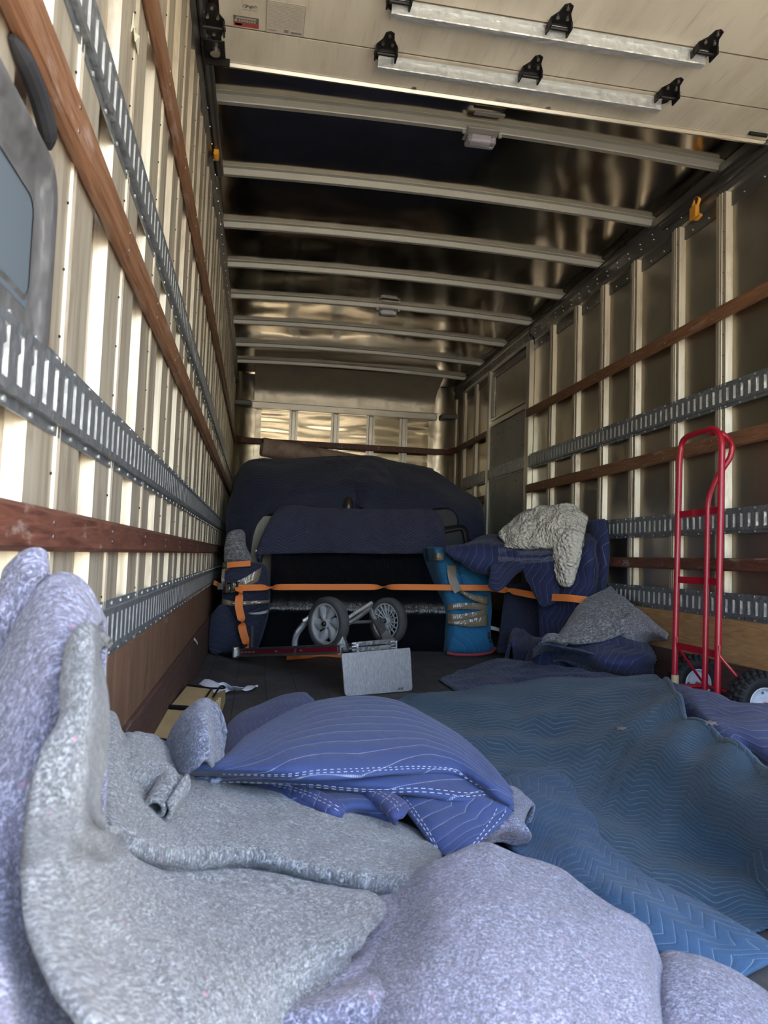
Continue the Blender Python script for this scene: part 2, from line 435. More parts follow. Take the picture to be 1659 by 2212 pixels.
def post(parent, side, yc, w, z0, z1, ridge=True):
    """hat-section wall post; side -1 left wall, +1 right wall"""
    bm = bmesh.new(); xs, xf = (XL, XLF) if side < 0 else (XR, XRF)
    sg = 1 if side < 0 else -1; h = w/2
    prof = [(-h-.012, xs-sg*.006), (-h, xs), (-h+.012, xf), (-.012, xf), (-.009, xf+sg*.004), (-.004, xf+sg*.001), (.004, xf+sg*.001), (.009, xf+sg*.004), (.012, xf), (h-.012, xf), (h, xs), (h+.012, xs-sg*.006)]
    a = [bm.verts.new((x, yc+y, z0)) for y, x in prof]; b = [bm.verts.new((x, yc+y, z1)) for y, x in prof]
    for k in range(len(a)-1): bm.faces.new((a[k], a[k+1], b[k+1], b[k]))
    bm.faces.new(a); bm.faces.new(b[::-1])
    z = z0+.03
    while z < z1:
        cyl(bm, (xf+sg*.001, yc-.02, z), (sg, 0, 0), .0022, .003, 6, mi=1); z += .10
    bmesh.ops.recalc_face_normals(bm, faces=bm.faces)
    return obj('wall_post', bm, (M_POST, M_DARK), parent)
for k in range(20): post(WL, -1, .195+.4*k+.13-.0, .30, .425, 2.47)
for y in (.2, .6, 1.0, 1.4, 1.80, 2.21, 2.62, 3.045, 3.43, 3.865, 4.26, 4.66, 5.09, 7.03, 7.45, 7.79): post(WR, 1, y+.025, .098, .425, 2.46)
# flat sheet laps low on the walls
def board(name, x0, x1, y0, y1, z0, z1, mat, par=None, bev=.002):
    bm = bmesh.new(); box(bm, (min(x0, x1), y0, z0), (max(x0, x1), y1, z1), bev, seg=1)
    return obj(name, bm, mat, par, **({} if par else S))
board('baseboard_left', XL, -.279, 0, YB, 0, .232, M_KICK)
board('baseboard_right', XR, 2.100, 0, YB, 0, .232, M_KICK)
board('trim_1', XL, -.291, 0, YB, .232, .428, M_PLYD)
board('trim_2', XR, 2.112, 0, 5.53, .232, .428, M_PLY)
# top rails
def toprail(name, side):
    bm = bmesh.new(); xs = XL if side < 0 else XR; sg = 1 if side < 0 else -1
    prof = [(0, 2.60), (.030, 2.60), (.045, 2.585), (.045, 2.545), (.034, 2.535), (.034, 2.50), (.04, 2.495), (.04, 2.465), (.026, 2.445), (.006, 2.44), (.006, 2.37), (0, 2.37)]
    a = [bm.verts.new((xs+sg*x, -.02, z)) for x, z in prof]; b = [bm.verts.new((xs+sg*x, YB, z)) for x, z in prof]
    for k in range(len(a)): bm.faces.new((a[k], a[(k+1) % len(a)], b[(k+1) % len(a)], b[k]))
    bm.faces.new(a); bm.faces.new(b)
    y = .1
    while y < YB:
        for z, xo in ((2.52, .034), (2.395, .006), (2.48, .04)):
            cyl(bm, (xs+sg*(xo+.001), y+(z-2.4)*.6, z), (sg, 0, 0), .005, .004, 8, mi=1)
        y += .135
    bmesh.ops.recalc_face_normals(bm, faces=bm.faces)
    obj(name, bm, (M_RAILX, M_SCREW), **S)
toprail('trim_3', -1); toprail('trim_4', 1)
# roof bows
for y in (.63, 1.24, 1.85, 2.46, 3.065, 3.67, 4.28, 4.88, 5.49, 6.11, 6.78, 7.38):
    bm = bmesh.new(); L = []
    for i in range(25):
        x = XL+.03+(XR-XL-.06)*i/24; z = roofz(x)
        L.append([bm.verts.new((x, y+a, z+b)) for a, b in ((-.022, .0), (-.022, -.004), (-.004, -.008), (0, -.034), (.003, -.038), (.026, -.038), (.029, -.034), (.034, -.008), (.052, -.004), (.052, 0))])
    for a, b in zip(L, L[1:]):
        for k in range(10): bm.faces.new((a[k], a[(k+1) % 10], b[(k+1) % 10], b[k]))
    bm.faces.new(L[0]); bm.faces.new(L[-1][::-1]); bmesh.ops.recalc_face_normals(bm, faces=bm.faces)
    obj('roof_bow', bm, M_BOW, CEIL)
# rear header above the opening and rear corner posts
board('trim_5', XL-.04, XR+.04, -.06, .05, 2.42, 2.66, M_RAILX)
# front bulkhead framing
M_HEAD = metal_mat('bulkhead frame', (.60, .58, .50), .32, .85, (.6, 1, 3), .3, .1, 6)
bm = bmesh.new()
box(bm, (-.12, 7.87, 2.215), (1.93, 7.945, 2.285), .004, seg=1)
box(bm, (-.14, 7.86, 2.285), (1.95, 7.88, 2.292))
obj('bulkhead_header', bm, M_HEAD, WF)
bm = bmesh.new()                                              # sloped cove between header and roof
L = []
for i in range(40):
    x = -.10+2.0*i/39
    L.append([bm.verts.new((x, y+.004*noise.noise(Vector((x*5, y*3, 0))), z)) for y, z in ((7.89, 2.29), (7.885, 2.34), (7.875, 2.40), (7.84, 2.455), (7.75, 2.515), (7.6, 2.57), (7.5, 2.61))])
for a, b in zip(L, L[1:]):
    for k in range(6): f = bm.faces.new((a[k], a[k+1], b[k+1], b[k])); f.smooth = True
obj('bulkhead_cove', bm, metal_mat('cove sheet', (.66, .60, .47), .42, .7, (1, 1, 1), .3, .4, 5), WF)
for x in (.334, .793, 1.188, 1.562):
    bm = bmesh.new(); box(bm, (x-.022, 7.915, .3), (x+.022, 7.945, 2.215), .004, seg=1); box(bm, (x-.045, 7.938, .3), (x+.045, 7.947, 2.215)); obj('bulkhead_post', bm, M_HEAD, WF)
for sgn, xc in ((-1, XL), (1, XR)):                           # radiused front corner sheets
    bm = bmesh.new(); a0 = []; R_ = .24
    for z in (0, 2.60):
        row = []
        for i in range(13):
            t = i/12*pi/2
            row.append(bm.verts.new((xc-sgn*(R_-R_*cos(t)+.004), YB-R_+R_*sin(t)-.004, z)))
        a0.append(row)
    for i in range(12): f = bm.faces.new((a0[0][i], a0[0][i+1], a0[1][i+1], a0[1][i])); f.smooth = True
    xb = xc-sgn*(R_+.004)
    box(bm, (min(xb, xb-sgn*.06), 7.925, 0), (max(xb, xb-sgn*.06), 7.94, 2.21))
    obj('corner_sheet', bm, metal_mat('corner sheet', (.72, .66, .52), .28, 1, (4, 4, .6), .3, .4, 4), WF)
    bm = bmesh.new()                                          # dark cast corner bracket up in the angle
    box(bm, (min(xc, xc-sgn*.19), 7.76, 2.22), (max(xc, xc-sgn*.19), 7.93, 2.275), .012)
    obj('corner_casting', bm, flat('dull grey casting', (.16, .16, .15), .5, .6), WF)

# side door in the right wall
bm = bmesh.new(); box(bm, (2.124, 5.60, 0), (2.149, 6.545, 1.905), .004, seg=1)
D2 = obj('door_1', bm, NT('grey door').m, **S)
t = NT('faded grey door skin'); n = t.noise(2.5, 4, t.coord('Object'), .6); sc = t.noise(30, 2, t.coord('Object', (1, .3, 1)))
t.set(Base_Color=t.mix(t.ramp(sc, [(.66, (0, 0, 0)), (.7, (.6,)*3)]), t.ramp(n, [(.3, (.30, .30, .25)), (.7, (.40, .40, .34))]), (.16, .13, .1)), Roughness=.5, Metallic=.2)
D2.data.materials.clear(); D2.data.materials.append(t.m)
M_FR = metal_mat('door frame extrusion', (.75, .72, .62), .3, .8, (4, 4, .6), .3, .1, 6)
for y0, y1 in ((5.515, 5.545), (5.555, 5.597), (6.548, 6.575), (6.585, 6.61)):
    bm = bmesh.new(); box(bm, (2.106, y0, 0), (2.15, y1, 2.45), .003, seg=1); obj('door_frame', bm, M_FR, D2)
bm = bmesh.new()
for z0, z1, d in ((1.915, 1.945, .03), (1.95, 1.965, .016), (1.975, 1.995, .022)): box(bm, (2.15-d, 5.6, z0), (2.15, 6.545, z1), .002, seg=1)
obj('door_header', bm, M_FR, D2)
bm = bmesh.new(); box(bm, (2.13, 6.47, 2.0), (2.15, 6.53, 2.40), .006); box(bm, (2.13, 5.6, 2.38), (2.15, 6.54, 2.42), .006); obj('door_frame', bm, M_RAILX, D2)

# ------------------------------------------------------------------ roll-up door overhead
ZD = 2.470
bm = bmesh.new(); box(bm, (-.205, 2.478, ZD), (2.05, 2.672, ZD+.02), .003, seg=1)
D1 = obj('door_2', bm, M_DOOR, **S)
ys = [2.474, 2.224, 1.974, 1.724, 1.474, 1.224, .974, .724, .474, .224]
for a, b in zip(ys, ys[1:]):
    bm = bmesh.new(); box(bm, (-.205, b+.0005, ZD), (2.05, a-.0005, ZD+.02), .001, seg=1); obj('door_section', bm, M_DOOR, D1)
    bm = bmesh.new(); box(bm, (-.205, a-.0022, ZD-.0008), (2.05, a+.0022, ZD+.001)); obj('section_seam', bm, flat('dark seam strip', (.16, .12, .08), .8), D1)  # groove's darkness painted as a thin flat strip under the closed joint
bm = bmesh.new(); box(bm, (-.205, 2.672, ZD-.012), (2.07, 2.680, ZD+.024)); box(bm, (-.205, 2.66, ZD-.004), (2.05, 2.672, ZD)); 
for x in (.52, 1.07): cyl(bm, (x, 2.655, ZD-.003), (0, 0, 1), .010, .004, 10)
obj('bottom_seal', bm, M_SCREW, D1)
def hinge(x, y, s=1.0):
    bm = bmesh.new(); z = ZD-.004
    def plate(pts, z0, z1):
        a = [bm.verts.new((x+p*s, y+q*s, z0)) for p, q in pts]; b = [bm.verts.new((x+p*s, y+q*s, z1)) for p, q in pts]
        for k in range(len(a)): bm.faces.new((a[k], a[(k+1) % len(a)], b[(k+1) % len(a)], b[k]))
        bm.faces.new(a); bm.faces.new(b)
    plate([(-.042, .012), (.042, .012), (.036, -.012), (.040, -.03), (.022, -.06), (.016, -.095), (0, -.104), (-.016, -.095), (-.022, -.06), (-.040, -.03), (-.036, -.012)], z, z+.004)
    plate([(-.034, .012), (.034, .012), (.030, .05), (.010, .062), (-.010, .062), (-.030, .05)], z, z+.004)
    for sx in (-.042, .036): box(bm, (x+sx*s, y-.03*s, z-.028*s), (x+(sx+.006)*s, y+.022*s, z))
    tube(bm, [(x-.045*s, y, z-.012), (x+.045*s, y, z-.012)], .007*s, 8)
    for p, q in ((0, -.085), (-.018, -.04), (.018, -.04), (0, .045)): cyl(bm, (x+p*s, y+q*s, z-.003), (0, 0, 1), .006*s, .006, 8, mi=1)
    bmesh.ops.recalc_face_normals(bm, faces=bm.faces)
    obj('hinge', bm, (M_DARK, M_SCREW), D1)
s1a, s1b = Pz(845, 22, 2.448), Pz(1520, 132, 2.448); s2a, s2b = Pz(815, 140, 2.448), Pz(1427, 228, 2.448)
def strut(x0, x1, y):
    bm = bmesh.new(); prof = [(-.028, 0), (-.028, -.003), (-.012, -.003), (-.012, -.034), (-.009, -.037), (.017, -.037), (.020, -.034), (.020, -.026), (.017, -.026), (.017, -.034), (-.009, -.034), (-.009, -.003), (-.009, 0)]
    a = [bm.verts.new((x0, y+p, ZD-.004+q)) for p, q in prof]; b = [bm.verts.new((x1, y+p, ZD-.004+q)) for p, q in prof]
    for k in range(len(a)): bm.faces.new((a[k], a[(k+1) % len(a)], b[(k+1) % len(a)], b[k]))
    bm.faces.new(a); bm.faces.new(b); bmesh.ops.recalc_face_normals(bm, faces=bm.faces)
    obj('door_strut', bm, M_GALV_L, D1)
yA = (s1a.y+s1b.y)/2; yB_ = (s2a.y+s2b.y)/2
strut(s1a.x, s1b.x, yA); strut(s2a.x, s2b.x, yB_)
for (px, py, sm) in ((862, 2, 2.224), (1212, 48, 2.224), (1532, 98, 2.224), (836, 105, 2.474), (1147, 158, 2.474), (1436, 212, 2.474), (460, 50, 2.474)):
    q = Pz(px, py, ZD-.01); hinge(q.x, sm, .95)
for (px, py, yy) in ((466, 122, 2.60), (1622, 300, 2.62)):      # roller carriers at the door edge
    q = Pz(px, py, ZD-.01); bm = bmesh.new(); x = q.x
    if px < 800:
        box(bm, (x-.045, yy-.05, ZD-.006), (x+.035, yy+.05, ZD-.001), .002, seg=1); box(bm, (x-.045, yy-.05, ZD-.03), (x-.04, yy+.05, ZD)); cyl(bm, (x, yy, ZD-.014), (0, 0, 1), .018, .016, 14, mi=1)
        box(bm, (x-.04, yy+.045, ZD-.03), (x+.05, yy+.052, ZD), 0)
    else: tube(bm, [(x-.03, yy, ZD-.008), (x+.05, yy, ZD-.008)], .008, 8); 
    obj('roller_carrier', bm, (M_DARK, M_SCREW), D1)
# side tracks of the door
for sg, x in ((-1, -.262), (1, 2.098)):
    bm = bmesh.new()
    pts = [(x, .1, ZD+.0), (x, 1.5, ZD+.005), (x, 3.0, ZD+.02), (x-.0, 3.55, ZD+.035)]
    tube(bm, pts, .021, 12)
    obj('trim_6' if sg < 0 else 'trim_7', bm, metal_mat('door track steel', (.17, .17, .165), .35, .9, (1, 1, 1), .4, .1, 10), **S)
# stickers on the door, seen mirrored in wear only as small print rows
def sticker(pxy, base, bands, name, label):
    P_ = [Pz(x, y, ZD-.0015) for x, y in pxy]       # tl tr br bl
    bm = bmesh.new()
    def quad(u0, v0, u1, v1, dz, mi):
        pts = []
        for u, v in ((u0, v0), (u1, v0), (u1, v1), (u0, v1)):
            p = P_[0].lerp(P_[1], u).lerp(P_[3].lerp(P_[2], u), v); pts.append(p-Vector((0, 0, dz)))
        a = [bm.verts.new(p) for p in pts]; b = [bm.verts.new(p+Vector((0, 0, .0006))) for p in pts]
        for q in [a, b[::-1]]+[[a[k], b[k], b[(k+1) % 4], a[(k+1) % 4]] for k in range(4)]:
            f = bm.faces.new(q); f.material_index = mi
    quad(0, 0, 1, 1, 0, 0)
    for i, (u0, v0, u1, v1, mi) in enumerate(bands): quad(u0, v0, u1, v1, .0009, mi)
    bmesh.ops.recalc_face_normals(bm, faces=bm.faces)
    return obj(name, bm, base, D1, label=label)
MS0 = flat('sticker cream', (.62, .58, .48), .5); MS1 = flat('sticker ink', (.30, .27, .23), .6); MS2 = flat('sticker red', (.42, .07, .06), .5); MS3 = flat('sticker black', (.16, .14, .13), .5); MS4 = flat('faded ink', (.46, .42, .34), .6)
random.seed(3)
rowsb = []
for k in range(17):
    v = .06+k*.045; u = .05
    while u < .93:
        w = random.uniform(.04, .16); rowsb.append((u, v, min(u+w, .95), v+.018, 4)); u += w+.02
rowsb += [(.06, .90, .28, .93, 1), (.48, .84, .60, .94, 1), (.66, .88, .95, .95, 1), (0, 0, 1, .01, 1), (0, .99, 1, 1, 1), (0, 0, .012, 1, 1), (.988, 0, 1, 1, 1)]
sticker([(577, 0), (661, 14), (655, 80), (574, 68)], (MS0, MS1, MS2, MS3, MS4), rowsb, 'instruction_label', 'large cream label with rows of fine print')
sticker([(504, 32), (559, 41), (559, 62), (505, 54)], (MS3, MS1, MS2, MS0, MS4), [(0, .62, 1, 1, 2), (.1, .1, .9, .24, 4), (.04, .32, .14, .55, 4)]+[(.2+.1*i, .36, .27+.1*i, .52, 4) for i in range(7)]+[(.06, .7, .32, .9, 3)], 'warning_label', 'small black and red warning label')
sticker([(1070, 212), (1148, 224), (1145, 237), (1067, 224)], (MS0, MS1, MS2, MS3, MS4), [(0, .80, 1, 1, 2)]+[(.03+.16*i, .1+.2*j, .15+.16*i, .22+.2*j, 4) for i in range(6) for j in range(3)], 'warning_label', 'narrow cream label with a red line')
# maker's mark: a script flourish over a rule
def mark_curve(pts, w):
    bm = bmesh.new(); P_ = [Pz(x, y, ZD-.002) for x, y in pts]; P_ = resample(P_, 50)
    strip(bm, P_, (0, 1, .0), w, .0006); obj('maker_mark', bm, MS1, D1)
mark_curve([(525, 15), (528, 10), (534, 11), (530, 17), (536, 12), (540, 16), (543, 12), (541, 20), (546, 13), (549, 17), (552, 13), (556, 17)], .0035)
mark_curve([(525, 20), (535, 21.5), (545, 23), (556, 26)], .002)

# ------------------------------------------------------------------ cargo tracks
def etrack(side, z0, z1, y0, y1, label, hang=0):
    bm = bmesh.new(); xf = (XLF if side < 0 else XRF); s = 1 if side < 0 else -1
    if hang: xf = 2.122
    H = z1-z0; zm0, zm1 = z0+H*.24, z1-H*.24
    def bx(a0, a1, y0_, y1_, z0_, z1_, mi=0):
        xa, xb = xf+s*a0, xf+s*a1; box(bm, (min(xa, xb), y0_, z0_), (max(xa, xb), y1_, z1_), mi=mi)
    # profile strips: flange, riser, face with slots, riser, flange
    bx(0, .003, y0, y1, z0, z0+H*.13); bx(0, .003, y0, y1, z1-H*.13, z1)
    for za, zb in ((z0+H*.13, z0+H*.17), (z1-H*.17, z1-H*.13)):
        bx(0, .013, y0, y1, za, zb)
    bx(.010, .013, y0, y1, z0+H*.17, zm0); bx(.010, .013, y0, y1, zm1, z1-H*.17)
    n = int((y1-y0)/.051)
    for k in range(n):
        y = y0+k*.051
        bx(.010, .0128, y, y+.033, zm0, zm1)                    # web between two slots
        # bright bent lip closing the far edge of the slot
        xa, xb = xf+s*.0128, xf+s*.002
        v = [bm.verts.new(q) for q in ((xa, y+.051, zm0), (xa, y+.051, zm1), (xb, y+.036, zm1-.003), (xb, y+.036, zm0+.003))]
        f = bm.faces.new(v if side < 0 else v[::-1]); f.material_index = 1
        v = [bm.verts.new(q) for q in ((xa, y+.033, zm1), (xa, y+.051, zm1), (xb, y+.048, zm1-.008), (xb, y+.036, zm1-.008))]
        f = bm.faces.new(v); f.material_index = 1
        if k % 2 == 0:
            for z in (z0+H*.065, z1-H*.065): cyl(bm, (xf+s*.004, y+.02, z), (s, 0, 0), .0042, .003, 6, mi=1)
    return tag(obj('cargo_track', bm, (M_GALV, M_GALV_L)), label, 'cargo track', 'slotted steel cargo tracks on the side walls')
etrack(-1, .428, .545, .05, 7.7, 'lowest slotted steel cargo track on the left wall, above the brown plywood')
etrack(-1, .81, .925, .05, 7.7, 'middle slotted steel cargo track on the left wall, above the lowest wood rail')
etrack(-1, 1.405, 1.515, .05, 7.7, 'top slotted steel cargo track on the left wall, between two orange wood rails')
etrack(1, .428, .545, .05, 5.52, 'lowest slotted steel cargo track on the right wall, just above the orange plywood')
etrack(1, .813, .930, .05, 5.52, 'middle slotted steel cargo track on the right wall, crossing behind the red hand truck')
etrack(1, 1.40, 1.52, .05, 5.52, 'top slotted steel cargo track on the right wall, above the red hand truck')
etrack(1, 1.40, 1.52, 5.605, 6.53, 'short slotted steel cargo track bolted across the grey side door', 1)
etrack(1, 1.40, 1.52, 6.62, 7.42, 'short slotted steel cargo track between the grey side door and the front wall')

# ------------------------------------------------------------------ hardwood rub rails
def rub(pts, z0, z1, mat, label, th=.024):
    bm = bmesh.new(); n = len(pts); L = []
    pts = [Vector((*p, 0)) for p in pts]
    for i, p in enumerate(pts):
        d = (pts[min(i+1, n-1)]-pts[max(i-1, 0)]).normalized(); nn = Vector((-d.y, d.x, 0)); h = th/2; c = .007
        L.append([bm.verts.new(p+nn*a+Vector((0, 0, z))) for a, z in ((-h, z0+c), (-h+c, z0), (h-c, z0), (h, z0+c), (h, z1-c), (h-c, z1), (-h+c, z1), (-h, z1-c))])
    for a, b in zip(L, L[1:]):
        for k in range(8): bm.faces.new((a[k], a[(k+1) % 8], b[(k+1) % 8], b[k]))
    bm.faces.new(L[0]); bm.faces.new(L[-1])
    for a, b in zip(pts, pts[1:]):
        if (b-a).length < .5: continue
        k = int((b-a).length/.41); d = (b-a).normalized(); nn = Vector((-d.y, d.x, 0))
        for i in range(k):
            for z in (z0+.02, z1-.02):
                for s in (-1, 1): cyl(bm, a+d*(.2+.41*i)+nn*s*(th/2)+Vector((0, 0, z)), nn, .0035, .002, 8, mi=1)
    bmesh.ops.recalc_face_normals(bm, faces=bm.faces)
    return tag(obj('rub_rail', bm, (mat, M_SCREW)), label, 'wood rail', 'hardwood rub rails screwed to the walls')
xl, xr = XLF+.0125, XRF-.0125
rub([(xl, .03), (xl, 7.7)], .643, .702, M_WOOD_D, 'lowest wood rail on the left wall, dark reddish brown and badly scuffed')
rub([(xl, .03), (xl, 7.7)], 1.215, 1.290, M_WOOD_O, 'middle orange-brown wood rail on the left wall, below the top cargo track')
rub([(xl, .03), (xl, 7.7)], 1.825, 1.900, M_WOOD_O, 'top orange-brown wood rail on the left wall, nearest the roof')
rub([(xr, .03), (xr, 5.50)], .643, .702, M_WOOD_D, 'lowest wood rail on the right wall, dark reddish brown, behind the red hand truck')
rub([(xr, .03), (xr, 5.52)], 1.205, 1.275, M_WOOD_O, 'middle brown wood rail on the right wall, behind the top of the red hand truck')
rub([(xr, .03), (xr, 5.55)], 1.825, 1.893, M_WOOD_O, 'top brown wood rail on the right wall, above every cargo track')
corner = [(xr, 6.62), (xr, 7.68)] + [(xr-.22+.22*cos(a), 7.68+.22*sin(a)) for a in [pi/2*i/8 for i in range(1, 9)]] + [(xl+.2, 7.90), (xl+.06, 7.86), (xl+.02, 7.8)]
rub(corner, 1.825, 1.893, M_WOOD_D, 'brown wood rail bent round the far right corner and running along the front wall')
rub([(xr, 6.61), (xr, 7.7)], 1.205, 1.275, M_WOOD_D, 'short dark wood rail low between the grey side door and the front wall')

# orange retaining clips on the top rails
def clip(px, py, x, label, s):
    q = Px(px, py, x); bm = bmesh.new(); y, z = q.y, q.z
    box(bm, (x-.012, y-.028, z-.035), (x+.012, y+.028, z+.03), .006)
    tube(bm, arcpts([(x, y-.02, z+.01), (x-s*.0, y-.05, z+.055), (x, y-.015, z+.07), (x, y+.015, z+.03)], .02), .008, 8)
    tube(bm, arcpts([(x, y+.01, z-.02), (x, y-.02, z-.05), (x, y-.055, z-.04)], .02), .010, 8)
    return tag(obj('strap_clip', bm, flat('orange plastic', (.72, .33, .03), .45)), label, 'clip', 'orange clips at the roof edge')
clip(1500, 458, 2.085, 'orange plastic clip hooked on the right roof rail', 1)
clip(468, 326, -.262, 'orange plastic clip hooked on the left roof rail', -1)
# dome lights
def dome(px, py, z, yb, label, s=1.0):
    q = Pz(px, py, z); x = q.x; t = thing('dome_light', label, 'ceiling light', (x, yb+.06, z), 'roof dome lights')
    bm = bmesh.new(); box(bm, (x-.075*s, yb-.03, z+.012), (x+.075*s, yb+.075, z+.022), .003); box(bm, (x-.07*s, yb-.11, z+.035), (x+.07*s, yb-.085, z+.045), .003)
    for k in (-1, 1): box(bm, (x+k*.085*s-.008, yb+.0, z+.004), (x+k*.085*s+.008, yb+.014, z+.03), .002, seg=1)
    obj('bracket', bm, M_BOW, t)
    bm = bmesh.new(); box(bm, (x-.068*s, yb+.002, z-.028), (x+.068*s, yb+.062, z+.012), .008)
    tt = NT('clear ribbed lens'); tt.set(Base_Color=(.82, .8, .85), Roughness=.12, Transmission_Weight=.75, IOR=1.45); obj('lens', bm, tt.m, t)
    bm = bmesh.new(); box(bm, (x-.045*s, yb+.012, z-.016), (x+.045*s, yb+.05, z+.010), .004); obj('diffuser', bm, flat('white diffuser', (.8, .78, .8), .4), t)
dome(1046, 286, 2.575, 3.068, 'clear rectangular dome light on the nearest bare roof bow')
dome(841, 668, 2.575, 5.49, 'small clear dome light on a roof bow halfway down the truck')
# wiring along the right roof edge
bm = bmesh.new(); pts = []
y = 3.9
while y < 7.6:
    pts.append((XR-.06+.010*noise.noise(Vector((y*4, 0, 0))), y, 2.565+.020*noise.noise(Vector((y*5, 3, 0))))); y += .06
tube(bm, pts, .005, 6)
cx = Vector((2.085, 5.42, 2.50))
tube(bm, [cx+Vector((.0, .10*sin(a*1.3)*.6, .055*cos(a)-.01*a)) for a in [i*.35 for i in range(26)]], .0045, 6)
obj('loose_wiring', bm, flat('black cable', (.02, .02, .02), .5)); tag(bpy.data.objects['loose_wiring'], 'thin black wire strung along the right roof edge with a loop near the side door', 'wire')
# framed hatch close to the camera on the left wall
t = thing('wall_hatch', 'grey rounded metal frame with pale inset panel on the left wall beside the camera', 'wall hatch', (XLF, .68, 1.0))
bm = bmesh.new(); pass
def rr(y0, y1, z0, z1, r, n=6):
    P_ = []
    for cy, cz, a0 in ((y1-r, z1-r, 0), (y0+r, z1-r, pi/2), (y0+r, z0+r, pi), (y1-r, z0+r, 1.5*pi)):
        for i in range(n+1): a = a0+pi/2*i/n; P_.append((cy+r*cos(a), cz+r*sin(a)))
    return P_
loops = []
for ins, x, r in ((0, XLF, .055), (0, XLF+.006, .055), (.008, XLF+.011, .05), (.032, XLF+.010, .035), (.036, XLF+.004, .033), (.075, XLF+.002, .025), (.085, XLF+.005, .02)):
    loops.append([bm.verts.new((x, a, b)) for a, b in rr(.36+ins, 1.03-ins, .87+ins, 1.165-ins, r)])
for a, b in zip(loops, loops[1:]):
    for k in range(len(a)): f = bm.faces.new((a[k], a[(k+1) % len(a)], b[(k+1) % len(a)], b[k])); f.smooth = True
bmesh.ops.recalc_face_normals(bm, faces=bm.faces)
obj('frame', bm, metal_mat('grey scuffed frame', (.34, .34, .34), .4, .75, (3, 3, 3), .4, .4, 14), t)
bm = bmesh.new(); box(bm, (XLF-.004, .43, .94), (XLF+.003, .95, 1.085), .002, seg=1); obj('inset_panel', bm, flat('pale blue grey panel', (.15, .185, .21), .4, .2), t)
t2 = obj('rubber_bumper', (lambda b: (tube(b, resample([Vector(p) for p in ((XLF+.006, .83, 1.210), (XLF+.010, .87, 1.205), (XLF+.011, .92, 1.195), (XLF+.010, .96, 1.18), (XLF+.006, .985, 1.170))], 12), [.004, .008, .011, .012, .012, .012, .012, .012, .012, .011, .008, .004], 10), b)[1])(bmesh.new()), flat('black rubber', (.03, .03, .032), .6))
tag(t2, 'short black rubber bumper above the grey wall hatch, under the middle left wood rail', 'rubber bumper')
# scrap of tape on the left wall
q = [Px(286, 48, XLF+.003), Px(292, 60, XLF+.004), Px(290, 78, XLF+.006), Px(300, 98, XLF+.007)]
bm = bmesh.new(); strip(bm, q, [(0, 1, 0)]*4, .035, .001); tag(obj('tape_scrap', bm, flat('pale tape', (.72, .70, .50), .6)), 'torn scrap of pale yellow tape stuck high on the left wall', 'tape')
# ------------------------------------------------------------------ textiles
NAVY = quilt('navy quilted cotton', (.013, .017, .044), (.13, .145, .22), S=.035, A=.04, M=.09, sm=.45, w=.03)
NAVY2 = quilt('navy quilted cotton lighter', (.022, .031, .090), (.45, .50, .65), S=.045, A=.05, M=.11, sm=.6, rot=.5)
NAVY3 = quilt('navy quilted cotton worn', (.019, .028, .098), (.4, .42, .58), S=.05, A=.045, M=.10, sm=.55, rot=1.3)
ROYAL = quilt('royal blue quilted cotton', (.024, .046, .148), (.33, .38, .52), S=.038, A=.020, M=.20, sm=.85, rot=.12, w=.02, puff=.35)
ROYAL2 = quilt('royal blue quilted cotton cross', (.025, .040, .145), (.33, .38, .52), S=.042, A=.05, M=.09, sm=.8, rot=1.0, w=.022, puff=.35)
TEAL = quilt('teal blue quilted cotton', (.024, .070, .125), (.26, .36, .46), S=.026, A=.035, M=.10, sm=.8, rot=.25, w=.045, puff=.45, dash=160)
TEAL2 = quilt('teal blue quilted cotton flap', (.022, .070, .150), (.25, .34, .45), S=.030, A=.04, M=.075, sm=.8, rot=1.35, w=.028, puff=.3)
CYAN = quilt('bright blue quilted cotton', (.010, .135, .29), (.25, .5, .68), S=.04, A=.0, M=.2, sm=.4, rot=.8)
FELT_L = felt('lavender recycled felt', (.178, .188, .262), (.165, .150, .225), (.06, .062, .105))
FELT_G = felt('grey recycled felt', (.155, .170, .180), (.130, .135, .162), (.045, .05, .06))
FELT_B = felt('blue grey recycled felt', (.115, .135, .19), (.11, .12, .17), (.04, .045, .08))
FELT_D = felt('dark grey recycled felt', (.19, .19, .20), (.17, .16, .18), (.07, .07, .075), .35)
THREAD = flat('white thread', (.42, .46, .58), .8)
TAPE = flat('tan packing tape', (.26, .205, .14), .12, 0, Coat_Weight=.5)
ORANGE = flat('orange webbing', (.95, .27, .06), .7)

def back(row, dy=.35, z=None, dz=0, dx=0):
    return [Vector((p.x+dx, p.y+dy, p.z+dz if z is None else z)) for p in row]
def rp(*a, z=None, y=None):
    """list of points from (px, py, h): h is a height (z) unless y= gives a depth"""
    out = []
    for t in a:
        if y is not None: out.append(Py(t[0], t[1], y))
        elif len(t) == 2: out.append(Pz(t[0], t[1], z))
        else: out.append(Pz(*t))
    return out
def yp(*a): return [Py(*t) for t in a]

